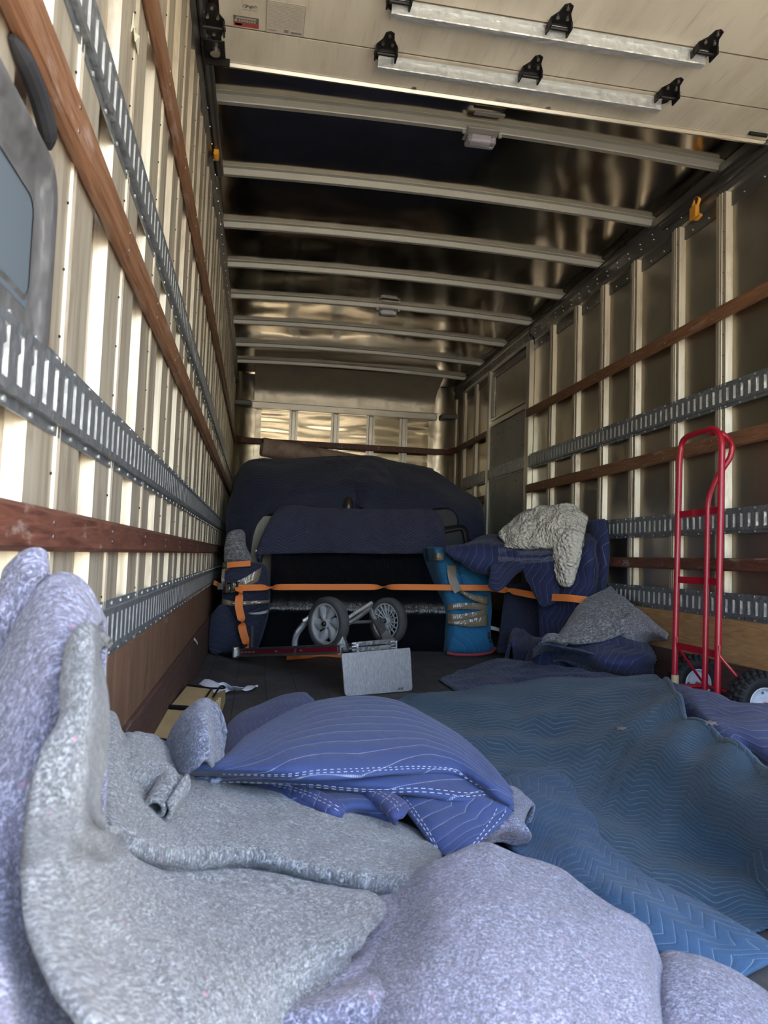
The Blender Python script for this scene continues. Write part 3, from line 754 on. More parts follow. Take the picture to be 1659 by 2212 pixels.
# ================================================================== the load at the front
# rolled tan carpet lying on top
t = thing('carpet_roll', 'long tan carpet roll lying on top of the navy covered load', 'carpet', (.5, 6.6, 1.6))
a, b = Py(566, 972, 6.45), Py(930, 1030, 6.75); a.z = 1.590; b.z = 1.44
CARP = NT('tan carpet backing'); nn = CARP.noise(9, 5, CARP.coord('Object'), .7)
CARP.set(Base_Color=CARP.ramp(nn, [(.35, (.23, .16, .12)), (.5, (.36, .26, .20)), (.7, (.40, .30, .24))]), Roughness=.9)
bm = bmesh.new(); d = (b-a).normalized()
R1 = .085; prof = [(R1-.03, .0), (R1-.03, -.004), (R1-.008, -.006), (R1, .004), (R1, .3), (R1-.003, .6), (R1, 1.0), (R1-.002, 1.4), (R1, (b-a).length), (R1-.03, (b-a).length), (R1-.03, .0)]
lathe(bm, a, d, prof, 36); 
for f in bm.faces: f.smooth = True
obj('outer_wrap', bm, CARP.m, t, 50)
bm = bmesh.new(); side = d.orthogonal().normalized(); u2 = d.cross(side)
sp = [a+d*(.006)+(side*cos(k*.35)+u2*sin(k*.35))*(.012+.0007*k) for k in range(70)]
strip(bm, sp, d, .012, .004); obj('rolled_end', bm, flat('pale carpet edge', (.42, .36, .28), .9), t)

# big navy pads over the far load
top = yp((494, 1100, 5.75), (512, 1040, 5.85), (545, 1002, 5.95), (620, 996, 6.0), (700, 990, 6.05), (765, 990, 6.05), (840, 1000, 6.05), (900, 1012, 6.0), (950, 1032, 5.95), (1005, 1066, 5.85), (1036, 1086, 5.8))
mid = yp((490, 1150, 5.62), (515, 1110, 5.6), (550, 1070, 5.55), (620, 1050, 5.55), (700, 1045, 5.55), (765, 1050, 5.5), (840, 1055, 5.55), (900, 1062, 5.55), (950, 1080, 5.55), (1005, 1105, 5.5), (1044, 1125, 5.5))
hem = yp((492, 1255, 5.6), (518, 1245, 5.58), (538, 1200, 5.5), (556, 1124, 5.48), (625, 1108, 5.5), (765, 1130, 5.45), (850, 1112, 5.5), (920, 1105, 5.5), (960, 1112, 5.5), (1010, 1160, 5.5), (1046, 1172, 5.5))
cloth('moving_pad', [back(top, .9, dz=-.9), back(top, .7, dz=-.12), back(top, .3, dz=.02), top, mid, hem], NAVY, nu=90, nv=70, th=.02, amp=.035, fs=3.2, amp2=.006, fs2=14, seed=2)[0]
tag(bpy.data.objects['moving_pad'], 'huge dark navy quilted pad draped over the top of the far load', 'moving blanket')
# fold standing out of the pad
o, _, _ = cloth('moving_pad', [yp((755, 992, 5.98), (790, 985, 5.95), (830, 998, 5.93)), yp((765, 1040, 5.5), (800, 1045, 5.42), (850, 1050, 5.48)), yp((770, 1090, 5.44), (795, 1100, 5.36), (850, 1108, 5.43))], NAVY, nu=30, nv=30, th=.015, amp=.02, fs=7)
tag(o, 'second navy quilted pad folded down the middle of the far load, under the carpet roll', 'moving blanket')
# tan furniture side
def panel(name, pts, y, th, mat, label, cat, bev=.004, par=None):
    P_ = yp(*[(p[0], p[1], y) for p in pts]) if not isinstance(pts[0], Vector) else pts
    bm = bmesh.new(); a = [bm.verts.new(p) for p in P_]; b = [bm.verts.new(p+Vector((0, th, 0))) for p in P_]
    n = len(a)
    for k in range(n): bm.faces.new((a[k], a[(k+1) % n], b[(k+1) % n], b[k]))
    bm.faces.new(a[::-1]); bm.faces.new(b); bmesh.ops.recalc_face_normals(bm, faces=bm.faces)
    if bev: bmesh.ops.bevel(bm, geom=list(bm.edges), offset=bev, segments=2, affect='EDGES')
    o = obj(name, bm, mat, par)
    if label and cat: tag(o, label, cat)
    return o
t = thing('cabinet', 'tan wooden cabinet end showing between the navy pads, left of the quilt draped box', 'cabinet', (.1, 5.5, 0))
M_TAN = wood('tan furniture panel', (.20, .165, .11), (.30, .25, .17), (8, 8, 1), .4, .1)
bm = bmesh.new(); q0 = Py(543, 1112, 5.52); q1 = Py(606, 1112, 5.52); zb = Py(560, 1215, 5.52).z-.35
box(bm, (q0.x, 5.52, zb), (q1.x+.02, 5.66, q0.z), .008); obj('carcass', bm, M_TAN, t)
kq = Py(555, 1190, 5.515); bm = bmesh.new(); cyl(bm, (kq.x, kq.y-.008, kq.z), (0, 1, 0), .009, .02, 12); obj('knob', bm, M_SCREW, t)
# quilt-draped box
T = yp((602, 1104, 5.33), (700, 1103, 5.35), (830, 1106, 5.35), (945, 1112, 5.33))
Bm = yp((566, 1190, 5.24), (700, 1186, 5.24), (830, 1188, 5.24), (958, 1188, 5.24))
rows = [[p for p in [Vector((T[0].x-.06, 5.9, .55))]+back(T, .55, dz=-.02)+[Vector((T[-1].x+.06, 5.9, .55))]],
        [Vector((Bm[0].x-.02, 5.5, .55))]+back(T, .10, dz=.0)+[Vector((Bm[-1].x+.02, 5.5, .55))],
        [Bm[0]+Vector((-.0, .1, .0))]+T+[Bm[-1]+Vector((0, .1, 0))],
        [Bm[0]+Vector((-.01, .02, -.03))]+yp((586, 1140, 5.27), (700, 1140, 5.27), (830, 1142, 5.27), (948, 1145, 5.27))+[Bm[-1]+Vector((.01, .02, -.03))],
        [Bm[0]+Vector((-.01, .0, -.06))]+[p+Vector((0, 0, -.02)) for p in Bm]+[Bm[-1]+Vector((.01, 0, -.06))]]
o, _, _ = cloth('moving_pad', rows, quilt('slate navy quilted cotton', (.030, .034, .075), (.10, .11, .17), S=.022, A=.05, M=.08, sm=.5, rot=0, puff=1.0), nu=70, nv=50, th=.02, amp=.008, fs=6)
tag(o, 'slate navy quilted pad draped over a box above the black wrapped sofa', 'moving blanket')
q = Py(752, 1108, 5.42); bm = bmesh.new()
rs = lathe(bm, q-Vector((0, 0, .02)), (0, 0, 1), [(.001, -.01), (.036, -.01), (.038, .01), (.030, .02), (.036, .04), (.037, .075), (.030, .11), (.018, .135), (.001, .145)], 20)
for f in bm.faces: f.smooth = True
tag(obj('bedpost_finial', bm, flat('glossy brown turned wood', (.045, .03, .02), .2)), 'brown turned wooden finial poking up behind the slate navy pad', 'finial')
o = panel('paper_card', [(788, 1107), (838, 1109), (838, 1112), (790, 1111)], 5.36, .10, flat('white card', (.6, .6, .6), .6), 'sliver of white card on top of the slate navy pad', 'card', 0)
# black rounded chair arms on the right of it
M_BLK = flat('black upholstery', (.010, .011, .013), .55)
t = thing('office_chair', 'black upholstered chair lying among the load right of the slate navy pad', 'chair', (1.5, 5.6, .9))
for nm, pts, y in (('backrest', [(925, 1100), (965, 1096), (985, 1108), (992, 1128), (985, 1140), (935, 1140)], 5.44), ('seat', [(945, 1140), (1000, 1134), (1012, 1150), (1014, 1185), (1000, 1200), (940, 1200)], 5.36)):
    bm = bmesh.new(); P_ = resample(yp(*[(a, b, y) for a, b in pts+[pts[0]]]), 40)[:-1]
    c = sum(P_, Vector())/len(P_); L = []
    for s, dy in ((.75, -.02), (.93, -.015), (1, .02), (1, .2), (.9, .24)): L.append([bm.verts.new(c+(p-c)*s+Vector((0, dy, 0))) for p in P_])
    for a, b in zip(L, L[1:]):
        for k in range(len(a)): f = bm.faces.new((a[k], a[(k+1) % len(a)], b[(k+1) % len(a)], b[k])); f.smooth = True
    bm.faces.new(L[0]); bm.faces.new(L[-1]); bmesh.ops.recalc_face_normals(bm, faces=bm.faces); obj(nm, bm, M_BLK, t)
bm = bmesh.new(); tube(bm, arcpts(yp((950, 1150, 5.3), (1002, 1140, 5.3), (1012, 1200, 5.3)), .05), .014, 10); obj('armrest', bm, M_BLK, t)

# sofa wrapped in black stretch film
def film_mat():
    t = NT('black stretch film'); v = t.coord('Object', (60, 4, 3)); n = t.noise(1.6, 3, v, .7); n2 = t.noise(3, 3, t.coord('Object', (6, 3, 2)))
    t.set(Base_Color=(.004, .005, .008), Roughness=t.math('ADD', .12, t.math('MULTIPLY', n2, .2)), Specular_IOR_Level=.9)
    n3 = t.noise(1.5, 3, t.coord('Object', (34, 8, 22)), .6); t.set(Normal=t.bump(n, .8, .008, t.bump(n3, .45, .010))); return t.m
FILM = film_mat()
def wrap_rows(xs, prof, y0):
    return None
lo_l, lo_r = Py(557, 1412, 4.95), Py(968, 1414, 4.95)
prof = [(5.06, .0), (5.03, .06), (4.985, .20), (4.952, .27), (4.958, .315), (4.975, .355), (5.005, .388), (5.06, .425), (5.16, .54), (5.25, .66), (5.29, .70), (5.36, .70), (5.50, .64), (5.52, .4), (5.52, 0)]
rows = []
for y, z in prof:
    k = min(z/.70, 1); ext_l = .10-.05*k if z > .4 else .075; 
    xl_ = lerp = None
    xa = (.02 if z < .02 else .06+.045*min(z/.38, 1)) if z <= .40 else .105+.0*(z-.4)
    xb = 1.345 if z <= .38 else 1.345-.22*(min(z, .7)-.38)/.32*.55
    rows.append([Vector((xa+(xb-xa)*s, y+.006*sin(s*9), z)) for s in (0, .25, .5, .75, 1)])
bm = bmesh.new(); G_ = [resample(r, 60) for r in rows]
G_ = [resample([G_[j][i] for j in range(len(G_))], 90) for i in range(60)]
vv = [[bm.verts.new(p+Vector((0, .004*noise.noise(p*9), .003*noise.noise(p*14)))) for p in c] for c in G_]
for a, b in zip(vv, vv[1:]):
    for k in range(89): f = bm.faces.new((a[k], a[k+1], b[k+1], b[k])); f.smooth = True
bm.faces.new(vv[0]); bm.faces.new(vv[-1][::-1])
bmesh.ops.recalc_face_normals(bm, faces=bm.faces)
tag(obj('wrapped_sofa', bm, FILM), 'sofa wrapped in glossy black stretch film behind the lying hand truck', 'sofa')

# navy bundle with tan tape at the left
def bulge(name, P2, y, depth, mat, par=None, amp=.012, fs=6, seed=0, n=60, push=.05, uvs=1):
    """closed soft bundle: outline at depth y, bulging towards the camera"""
    P_ = resample(yp(*[(a, b, y) for a, b in P2+[P2[0]]]), n+1)[:-1]
    c = sum(P_, Vector())/len(P_)
    bm = bmesh.new(); uvl = bm.loops.layers.uv.new('UVMap'); L = []
    for s, dy in ((.06, -push), (.3, -push*.98), (.55, -push*.92), (.75, -push*.75), (.88, -push*.5), (.96, -push*.2), (1.0, .03), (1.0, depth*.6), (.97, depth)):
        row = []
        for p in P_:
            q = c+(p-c)*s; q.y = y+dy; q += Vector((0, amp*noise.noise(q*fs+Vector((seed, 0, 0))), 0))*(2 if dy < 0 else 1)
            if q.z < .003: q.z = .003
            row.append(bm.verts.new(q))
        L.append(row)
    for a, b in zip(L, L[1:]):
        for k in range(n):
            f = bm.faces.new((a[k], a[(k+1) % n], b[(k+1) % n], b[k])); f.smooth = True
            for l in f.loops: l[uvl].uv = ((l.vert.co.x+l.vert.co.y*.7)*uvs, (l.vert.co.z+.5*l.vert.co.y)*uvs)
    bm.faces.new(L[0]); bm.faces.new(L[-1]); bmesh.ops.recalc_face_normals(bm, faces=bm.faces)
    return obj(name, bm, mat, par)
def tape_band(pts, w, y, par, mat=TAPE, name='tape_band', wob=.0):
    """band of tape laid over the front; pts = (px, py) along its length, edges w wide (world)"""
    P_ = resample(yp(*[(a, b, y) for a, b in pts]), 30); bm = bmesh.new()
    n = len(P_)
    P_ = [p+Vector((0, (.05*(abs(2*i/(n-1)-1))**6), 0)) for i, p in enumerate(P_)]
    ws = w if isinstance(w, (tuple, list)) else (w, w)
    for lay in range(1):
        L = []
        for i, p in enumerate(P_):
            ww = ws[0]+(ws[1]-ws[0])*i/(n-1)
            L.append([bm.verts.new(p+Vector((0, dy+.003*noise.noise(Vector((i*.5, s*2, y))), s*ww/2))) for s, dy in ((-1, 0), (-.3, -.004), (.3, -.003), (1, 0), (1, .006), (-1, .006))])
        for a, b in zip(L, L[1:]):
            for k in range(6): bm.faces.new((a[k], a[(k+1) % 6], b[(k+1) % 6], b[k]))
        bm.faces.new(L[0]); bm.faces.new(L[-1])
    bmesh.ops.recalc_face_normals(bm, faces=bm.faces); return obj(name, bm, mat, par)
t = thing('wrapped_furniture', 'dark navy bundle bound with tan tape and orange strap against the left wall', 'wrapped furniture', (0, 4.95, 0))
bulge('quilted_wrap', [(478, 1228), (500, 1218), (560, 1216), (580, 1235), (584, 1290), (580, 1330), (560, 1395), (545, 1412), (500, 1412), (468, 1408), (462, 1350), (478, 1300)], 4.86, .5, NAVY.copy(), t, push=.05, seed=4)
nv = bpy.data.objects['quilted_wrap'].data.materials[0]; nv.name = 'navy bundle cotton'
for nd in nv.node_tree.nodes:
    if nd.type == 'MIX': 
        pass
bulge('lower_flap', [(455, 1330), (475, 1308), (495, 1318), (515, 1360), (530, 1408), (500, 1414), (456, 1412), (450, 1380)], 4.78, .15, NAVY, t, push=.03)
tape_band([(479, 1272), (500, 1270), (530, 1258), (566, 1238)], (.045, .08), 4.795, t)
tape_band([(479, 1300), (510, 1304), (545, 1302), (582, 1300)], (.035, .018), 4.79, t)
tape_band([(535, 1326), (558, 1325), (580, 1321)], (.012, .02), 4.785, t, flat('clear tape', (.45, .45, .45), .1))
bm = bmesh.new(); strip(bm, yp((484, 1268, 4.80), (481, 1250, 4.81), (483, 1232, 4.83), (500, 1222, 4.84)), (1, 0, 0), .02, .004); obj('tape_band', bm, TAPE, t)
o = bulge('furniture_pad', [(483, 1185), (492, 1152), (515, 1143), (528, 1150), (530, 1175), (540, 1200), (541, 1214), (515, 1218), (486, 1216)], 5.0, .4, FELT_D, None, push=.05, amp=.03, fs=5)
tag(o, 'dark grey felt pad stuffed above the taped navy bundle at the left wall', 'moving blanket')
# upper short orange strap with buckle + long cargo strap
t = thing('ratchet_strap', 'long orange ratchet strap stretched across the front of the load', 'strap', (-.25, 4.8, .43))
def webbing(name, pts, w, par, twists=(), mat=ORANGE, n=80, th=.0025, wd0=(0, 0, 1)):
    P_ = resample([Vector(p) for p in pts], n); W_ = []
    for i in range(n):
        s = i/(n-1); ang = 0
        for c, sp_ in twists: ang += pi/(1+math.exp(-(s-c)/sp_))
        W_.append(Vector((0, sin(ang)*1.0, cos(ang))) if wd0[2] else Vector((cos(ang), sin(ang), 0)))
    bm = bmesh.new(); strip(bm, P_, W_, w, th); return obj(name, bm, mat, par)
webbing('strap_webbing', yp((515, 1270, 4.74), (560, 1269, 4.75), (625, 1268, 4.84), (720, 1268, 4.85), (800, 1268, 4.85), (880, 1268, 4.86), (960, 1269, 4.84), (1058, 1270, 4.80)), .040, t, ((.20, .02), (.62, .02)), n=140)
webbing('strap_webbing', yp((1058, 1270, 4.80), (1100, 1276, 4.68), (1168, 1288, 4.34), (1230, 1292, 4.10), (1278, 1298, 4.02)), .042, t, ((.25, .03),), n=60)
webbing('strap_tail', yp((516, 1268, 4.735), (517, 1285, 4.70), (516, 1310, 4.68), (521, 1335, 4.68), (524, 1360, 4.66), (531, 1385, 4.64), (536, 1400, 4.62), (530, 1408, 4.58)), .048, t, ((.12, .02), (.48, .02), (.78, .02)), wd0=(1, 0, 0), n=120)
webbing('strap_webbing', yp((462, 1258, 4.82), (470, 1262, 4.80), (480, 1266, 4.78)), .03, t)
bm = bmesh.new(); q = Py(500, 1268, 4.74)
for dz in (-.032, .032): box(bm, (q.x-.055, q.y-.006, q.z+dz-.003), (q.x+.05, q.y+.02, q.z+dz+.003), .002, seg=1)
for dx in (-.035, .0, .035): cyl(bm, (q.x+dx, q.y, q.z), (0, 0, 1), .009, .07, 10)
box(bm, (q.x-.09, q.y+.01, q.z-.02), (q.x-.05, q.y+.015, q.z+.025), .003)
obj('ratchet_buckle', bm, (flat('tarnished black steel', (.05, .045, .04), .3, .8)), t)
webbing('floor_tail', [Pz(620, 1417, .06), Pz(680, 1414, .015), Pz(735, 1417, .01), Pz(790, 1425, .008)], .045, t, wd0=(0, 0, 1))
t = thing('cargo_strap', 'short orange strap with a black hook tied above the taped navy bundle', 'strap', (-.2, 4.9, .6))
webbing('strap_webbing', yp((487, 1221, 4.80), (510, 1219, 4.78), (541, 1217, 4.79)), .036, t)
bm = bmesh.new(); q = Py(486, 1221, 4.80); box(bm, (q.x-.018, q.y-.01, q.z-.02), (q.x+.014, q.y+.01, q.z+.02), .006); obj('strap_hook', bm, M_DARK, t)

# bright blue bundle with tape and red hem
t = thing('wrapped_bundle', 'bright blue quilted bundle bound with tan tape, red hem at the floor', 'wrapped furniture', (1.5, 4.9, 0))
bulge('quilted_wrap', [(968, 1412), (966, 1340), (960, 1300), (948, 1250), (936, 1190), (940, 1182), (962, 1184), (966, 1205), (985, 1215), (1012, 1215), (1045, 1222), (1060, 1240), (1062, 1300), (1064, 1380), (1070, 1408), (1030, 1416)], 4.93, .55, CYAN, t, push=.07, amp=.02, seed=9)
bulge('shoulder', [(992, 1222), (1015, 1214), (1045, 1222), (1060, 1240), (1061, 1262), (1058, 1288), (1030, 1285), (1000, 1275), (990, 1250)], 4.87, .3, CYAN, t, push=.05, amp=.01, seed=3)
bulge('shoulder', [(937, 1184), (962, 1184), (965, 1200), (960, 1215), (944, 1214)], 4.88, .3, CYAN, t, push=.03)
tape_band([(941, 1203), (950, 1202), (963, 1203)], .05, 4.84, t)
tape_band([(971, 1312), (1000, 1309), (1060, 1311)], (.040, .045), 4.835, t)
tape_band([(971, 1334), (1000, 1333), (1058, 1322)], (.05, .04), 4.830, t)
tape_band([(971, 1345), (1010, 1346), (1059, 1340)], (.018, .075), 4.826, t)
tape_band([(996, 1278), (1020, 1290), (1060, 1300)], (.02, .05), 4.80, t)
bm = bmesh.new(); P_ = resample(yp((975, 1222, 4.85), (976, 1240, 4.84), (980, 1258, 4.83), (990, 1278, 4.82)), 20); strip(bm, P_, (1, 0, .2), .06, .004); obj('tape_band', bm, TAPE, t)
bm = bmesh.new(); tube(bm, resample(yp((966, 1410, 4.85), (990, 1414, 4.82), (1030, 1414, 4.82), (1060, 1409, 4.83), (1071, 1400, 4.88)), 24), .010, 8); obj('red_hem', bm, flat('red binding', (.38, .05, .07), .7), t)
bm = bmesh.new()                                              # marker scrawl near the hem: two small strokes
for s in ([(1054, 1366), (1058, 1368), (1055, 1373), (1059, 1376), (1056, 1381)], [(1057, 1384), (1061, 1386), (1058, 1389)]): strip(bm, resample(yp(*[(a, b, 4.865) for a, b in s]), 16), (1, 0, 0), .008, .002)
pieces('marker_scrawl', bm, M_DARK, t)
# white board edge between the bundles
o = panel('white_panel', [(1059, 1352), (1079, 1357), (1079, 1364), (1060, 1360)], 5.0, .3, flat('white board', (.75, .78, .8), .5), 'narrow white board end between the blue bundle and the navy wrapped furniture', 'board', .002)

# stretch-wrapped navy furniture on the right
def yw(*a): return yp(*[(x, y, d-.42*min(1, max(0, (x-1100)/190))) for x, y, d in a])
t = thing('wrapped_furniture', 'tall navy quilt wrapped furniture with clear film by the right wall', 'wrapped furniture', (1.9, 4.6, 0))
def pad(name, rows, mat=NAVY3, par=None, **k):
    k.setdefault('nu', 50); k.setdefault('nv', 50); k.setdefault('th', .018); k.setdefault('amp', .015); k.setdefault('fs', 7)
    return cloth(name, rows, mat, par, **k)
# core body
pad('body_wrap', [yw((1165, 1160, 4.95), (1240, 1150, 5.0), (1315, 1140, 5.0), (1318, 1200, 5.0)), yw((1160, 1185, 4.62), (1200, 1180, 4.58), (1280, 1172, 4.5), (1292, 1178, 4.7)),
     yw((1163, 1260, 4.6), (1200, 1260, 4.55), (1275, 1255, 4.47), (1290, 1262, 4.7)), yw((1165, 1330, 4.6), (1200, 1330, 4.55), (1265, 1335, 4.47), (1285, 1340, 4.7)), yw((1160, 1420, 4.6), (1200, 1430, 4.55), (1262, 1440, 4.47), (1280, 1430, 4.7))], par=t, seed=5, amp=.02)
pad('back_panel', [yw((1262, 1130, 4.75), (1290, 1125, 4.6), (1316, 1124, 4.55), (1322, 1130, 4.75)), yw((1275, 1200, 4.7), (1292, 1200, 4.55), (1314, 1200, 4.5), (1320, 1200, 4.75)), yw((1272, 1290, 4.7), (1290, 1300, 4.55), (1308, 1300, 4.5), (1312, 1300, 4.75)), yw((1265, 1430, 4.7), (1285, 1440, 4.55), (1300, 1440, 4.5), (1305, 1430, 4.75))], par=t, seed=8, amp=.02, nu=30)
pad('inner_panel', [yw((1095, 1262, 4.8), (1130, 1262, 4.78), (1170, 1262, 4.75)), yw((1085, 1340, 4.78), (1130, 1340, 4.76), (1168, 1340, 4.72)), yw((1076, 1408, 4.76), (1120, 1412, 4.74), (1165, 1412, 4.7))], NAVY, t, seed=1, nu=30)
# overhanging arm wrapped in film
pad('arm_wrap', [yw((962, 1186, 4.8), (1010, 1172, 4.9), (1060, 1158, 5.0), (1120, 1160, 5.0), (1200, 1165, 5.0)), yw((963, 1190, 4.72), (1010, 1178, 4.68), (1070, 1178, 4.6), (1120, 1182, 4.56), (1200, 1184, 4.52)),
     yw((968, 1196, 4.70), (1010, 1204, 4.62), (1070, 1204, 4.54), (1120, 1206, 4.50), (1200, 1205, 4.46)), yw((985, 1208, 4.70), (1020, 1226, 4.63), (1075, 1235, 4.55), (1120, 1232, 4.52), (1200, 1225, 4.48)), yw((1005, 1214, 4.75), (1030, 1232, 4.7), (1080, 1240, 4.62), (1120, 1236, 4.6), (1200, 1228, 4.56))], par=t, seed=11, amp=.02, nu=70)
pad('hanging_flap', [yw((1062, 1222, 4.52), (1090, 1215, 4.50), (1130, 1212, 4.47), (1170, 1215, 4.45)), yw((1060, 1245, 4.52), (1085, 1248, 4.49), (1110, 1236, 4.46), (1135, 1222, 4.46)), yw((1057, 1268, 4.54), (1075, 1276, 4.50), (1090, 1262, 4.49), (1112, 1238, 4.48))], NAVY2, t, nu=40, nv=40, amp=.01)
pad('hanging_flap', [yw((1130, 1210, 4.47), (1170, 1212, 4.45), (1205, 1215, 4.44)), yw((1135, 1240, 4.48), (1170, 1240, 4.45), (1205, 1240, 4.45)), yw((1148, 1270, 4.49), (1172, 1290, 4.46), (1205, 1290, 4.45)), yw((1160, 1290, 4.5), (1172, 1308, 4.47), (1190, 1306, 4.46))], NAVY3, t, nu=40, nv=40, amp=.012)
FILMC = NT('clear stretch film'); FILMC.set(Base_Color=(.8, .82, .9), Roughness=.06, Alpha=.09, Specular_IOR_Level=1.0, Normal=FILMC.bump(FILMC.noise(9, 3, FILMC.coord('Object', (2, 2, 14))), .9, .03))
for z0, z1, y_ in ((1186, 1200, 4.49), (1204, 1216, 4.465)):
    bm = bmesh.new(); A = resample(yw((1076, z0-3, y_+.04), (1110, z0, y_), (1160, z0, y_-.05), (1210, z0-4, y_-.06), (1282, z0-10, y_+.0)), 40); B = resample(yw((1076, z1-3, y_+.04), (1110, z1, y_), (1160, z1, y_-.05), (1210, z1-4, y_-.06), (1282, z1-10, y_+.0)), 40)
    a = [bm.verts.new(p) for p in A]; b = [bm.verts.new(p) for p in B]; c = [bm.verts.new(p+Vector((0, .003, 0))) for p in A]; d_ = [bm.verts.new(p+Vector((0, .003, 0))) for p in B]
    for k in range(39):
        for q in ((a[k], a[k+1], b[k+1], b[k]), (c[k], d_[k], d_[k+1], c[k+1]), (a[k], c[k], c[k+1], a[k+1]), (b[k], b[k+1], d_[k+1], d_[k])): bm.faces.new(q)
    obj('stretch_film', bm, FILMC.m, t, 180)
# cream fleece throw
def fleece_mat():
    t = NT('cream sherpa fleece'); v = t.n('TexVoronoi'); v.inputs['Scale'].default_value = 55; t.l(t.coord('UV'), v.inputs['Vector'])
    n = t.noise(30, 3, t.coord('UV')); h = t.math('ADD', t.math('MULTIPLY', v.outputs['Distance'], -1.0), n)
    t.set(Base_Color=t.ramp(h, [(-.0, (.78, .72, .60)), (.3, (.95, .91, .80))]), Roughness=.95, Sheen_Weight=.3, Normal=t.bump(h, .9, .02)); return t.m
FLEECE = fleece_mat()
t = thing('fleece_throw', 'cream sherpa fleece throw heaped on the navy wrapped furniture', 'blanket', (1.9, 4.6, .85))
pad('heap', [yw((1090, 1150, 4.85), (1130, 1125, 4.9), (1190, 1110, 4.95), (1262, 1120, 4.95)), yw((1083, 1150, 4.72), (1125, 1118, 4.70), (1150, 1100, 4.66), (1200, 1096, 4.62), (1238, 1098, 4.6), (1266, 1120, 4.6)),
     yw((1084, 1160, 4.62), (1120, 1140, 4.56), (1165, 1125, 4.52), (1205, 1120, 4.48), (1240, 1125, 4.46), (1262, 1142, 4.46)), yw((1090, 1172, 4.55), (1120, 1162, 4.49), (1165, 1150, 4.46), (1205, 1142, 4.44), (1240, 1146, 4.42), (1258, 1155, 4.44)),
     yw((1092, 1180, 4.52), (1125, 1181, 4.46), (1165, 1180, 4.43), (1205, 1180, 4.41), (1235, 1184, 4.40), (1256, 1180, 4.43))], FLEECE, t, nu=90, nv=70, amp=.028, fs=11, amp2=.005, fs2=50, th=.03, seed=6)
pad('hanging_corner', [yw((1196, 1150, 4.42), (1215, 1145, 4.39), (1240, 1148, 4.38), (1258, 1158, 4.40)), yw((1200, 1180, 4.41), (1218, 1176, 4.37), (1238, 1178, 4.36), (1252, 1188, 4.39)), yw((1202, 1215, 4.42), (1216, 1218, 4.37), (1234, 1220, 4.36), (1246, 1225, 4.39)), yw((1206, 1245, 4.42), (1216, 1252, 4.38), (1230, 1255, 4.37), (1238, 1250, 4.39)), yw((1213, 1258, 4.42), (1219, 1264, 4.39), (1226, 1266, 4.39), (1231, 1262, 4.40))], FLEECE, t, nu=40, nv=60, amp=.012, fs=14, amp2=.004, fs2=50, th=.03)

# ================================================================== lying grey hand truck
t = thing('hand_truck', 'grey aluminium hand truck lying face down with two big wheels in the air', 'hand truck', (.4, 3.9, .1))
ALU = metal_mat('cast aluminium', (.30, .31, .32), .42, .75, (5, 5, 5), .3, .2, 25)
PLATE = NT('scratched aluminium plate'); sc = PLATE.noise(9, 5, PLATE.coord('Object', (30, 30, 2.5), (.0, .25, 0)), .75)
PLATE.set(Base_Color=PLATE.ramp(sc, [(.3, (.30, .31, .33)), (.5, (.42, .43, .45)), (.7, (.66, .67, .69))]), Metallic=.55, Roughness=.42, Normal=PLATE.bump(sc, .25, .003))
pl = [Py(738, 1412, 3.40), Py(886, 1399, 3.55), Py(891, 1500, 3.53), Py(745, 1514, 3.385)]
zmin = min(p.z for p in pl); pl = [p+Vector((0, 0, max(0, .006-p.z))) for p in pl]
out = []
for i, r_ in zip(range(4), (.008, .008, .02, .02)):
    p, a, b = pl[i], pl[i-1], pl[(i+1) % 4]
    A = p+(a-p).normalized()*r_; B = p+(b-p).normalized()*r_
    for k in range(5): s = k/4; out.append(A*(1-s)**2+p*2*s*(1-s)+B*s*s)
nrm = (pl[1]-pl[0]).cross(pl[3]-pl[0]).normalized(); nrm = nrm if nrm.y > 0 else -nrm
bm = bmesh.new(); a = [bm.verts.new(p) for p in out]; b = [bm.verts.new(p+nrm*.006) for p in out]
for k in range(20): bm.faces.new((a[k], a[(k+1) % 20], b[(k+1) % 20], b[k]))
bm.faces.new(a); bm.faces.new(b[::-1]); bmesh.ops.recalc_face_normals(bm, faces=bm.faces)
obj('nose_plate', bm, PLATE.m, t)
bm = bmesh.new(); q = [Py(858, 1491, 3.50), Py(868, 1490, 3.505)]; q = [p-nrm*.004 for p in q]
for k in range(4): strip(bm, [q[0]+(q[1]-q[0])*k/3, q[0]+(q[1]-q[0])*(k+.5)/3+Vector((0, 0, .012))], (1, 0, 0), .003, .001)
obj('stamped_mark', bm, M_DARK, t)
wdir = (pl[1]-pl[0]); wdir.z = 0; wdir.normalize()
railA = [Py(736, 1402, 3.50), Py(512, 1419, 4.55)]; railA[1].z = .045
rd = (railA[1]-railA[0]).normalized(); 
def ibeam(p, q, w, h, name, mat, inset=None):
    bm = bmesh.new(); d = (q-p).normalized(); sd = d.cross(Vector((0, 0, 1))).normalized(); up = sd.cross(d)
    for a0, a1, b0, b1 in ((-w/2, w/2, h/2-.005, h/2), (-w/2, w/2, -h/2, -h/2+.005), (-.004, .004, -h/2, h/2)):
        vs_ = []
        for c in (p, q): vs_.append([bm.verts.new(c+sd*x+up*y) for x, y in ((a0, b0), (a1, b0), (a1, b1), (a0, b1))])
        for k in range(4): bm.faces.new((vs_[0][k], vs_[0][(k+1) % 4], vs_[1][(k+1) % 4], vs_[1][k]))
        bm.faces.new(vs_[0]); bm.faces.new(vs_[1])
    bmesh.ops.recalc_face_normals(bm, faces=bm.faces); return obj(name, bm, mat, t), d, sd, up
_, d_, sd_, up_ = ibeam(railA[0], railA[1], .035, .050, 'side_rail', ALU)
fs_ = 1 if (CAM-railA[0]).dot(sd_) > 0 else -1
bm = bmesh.new()
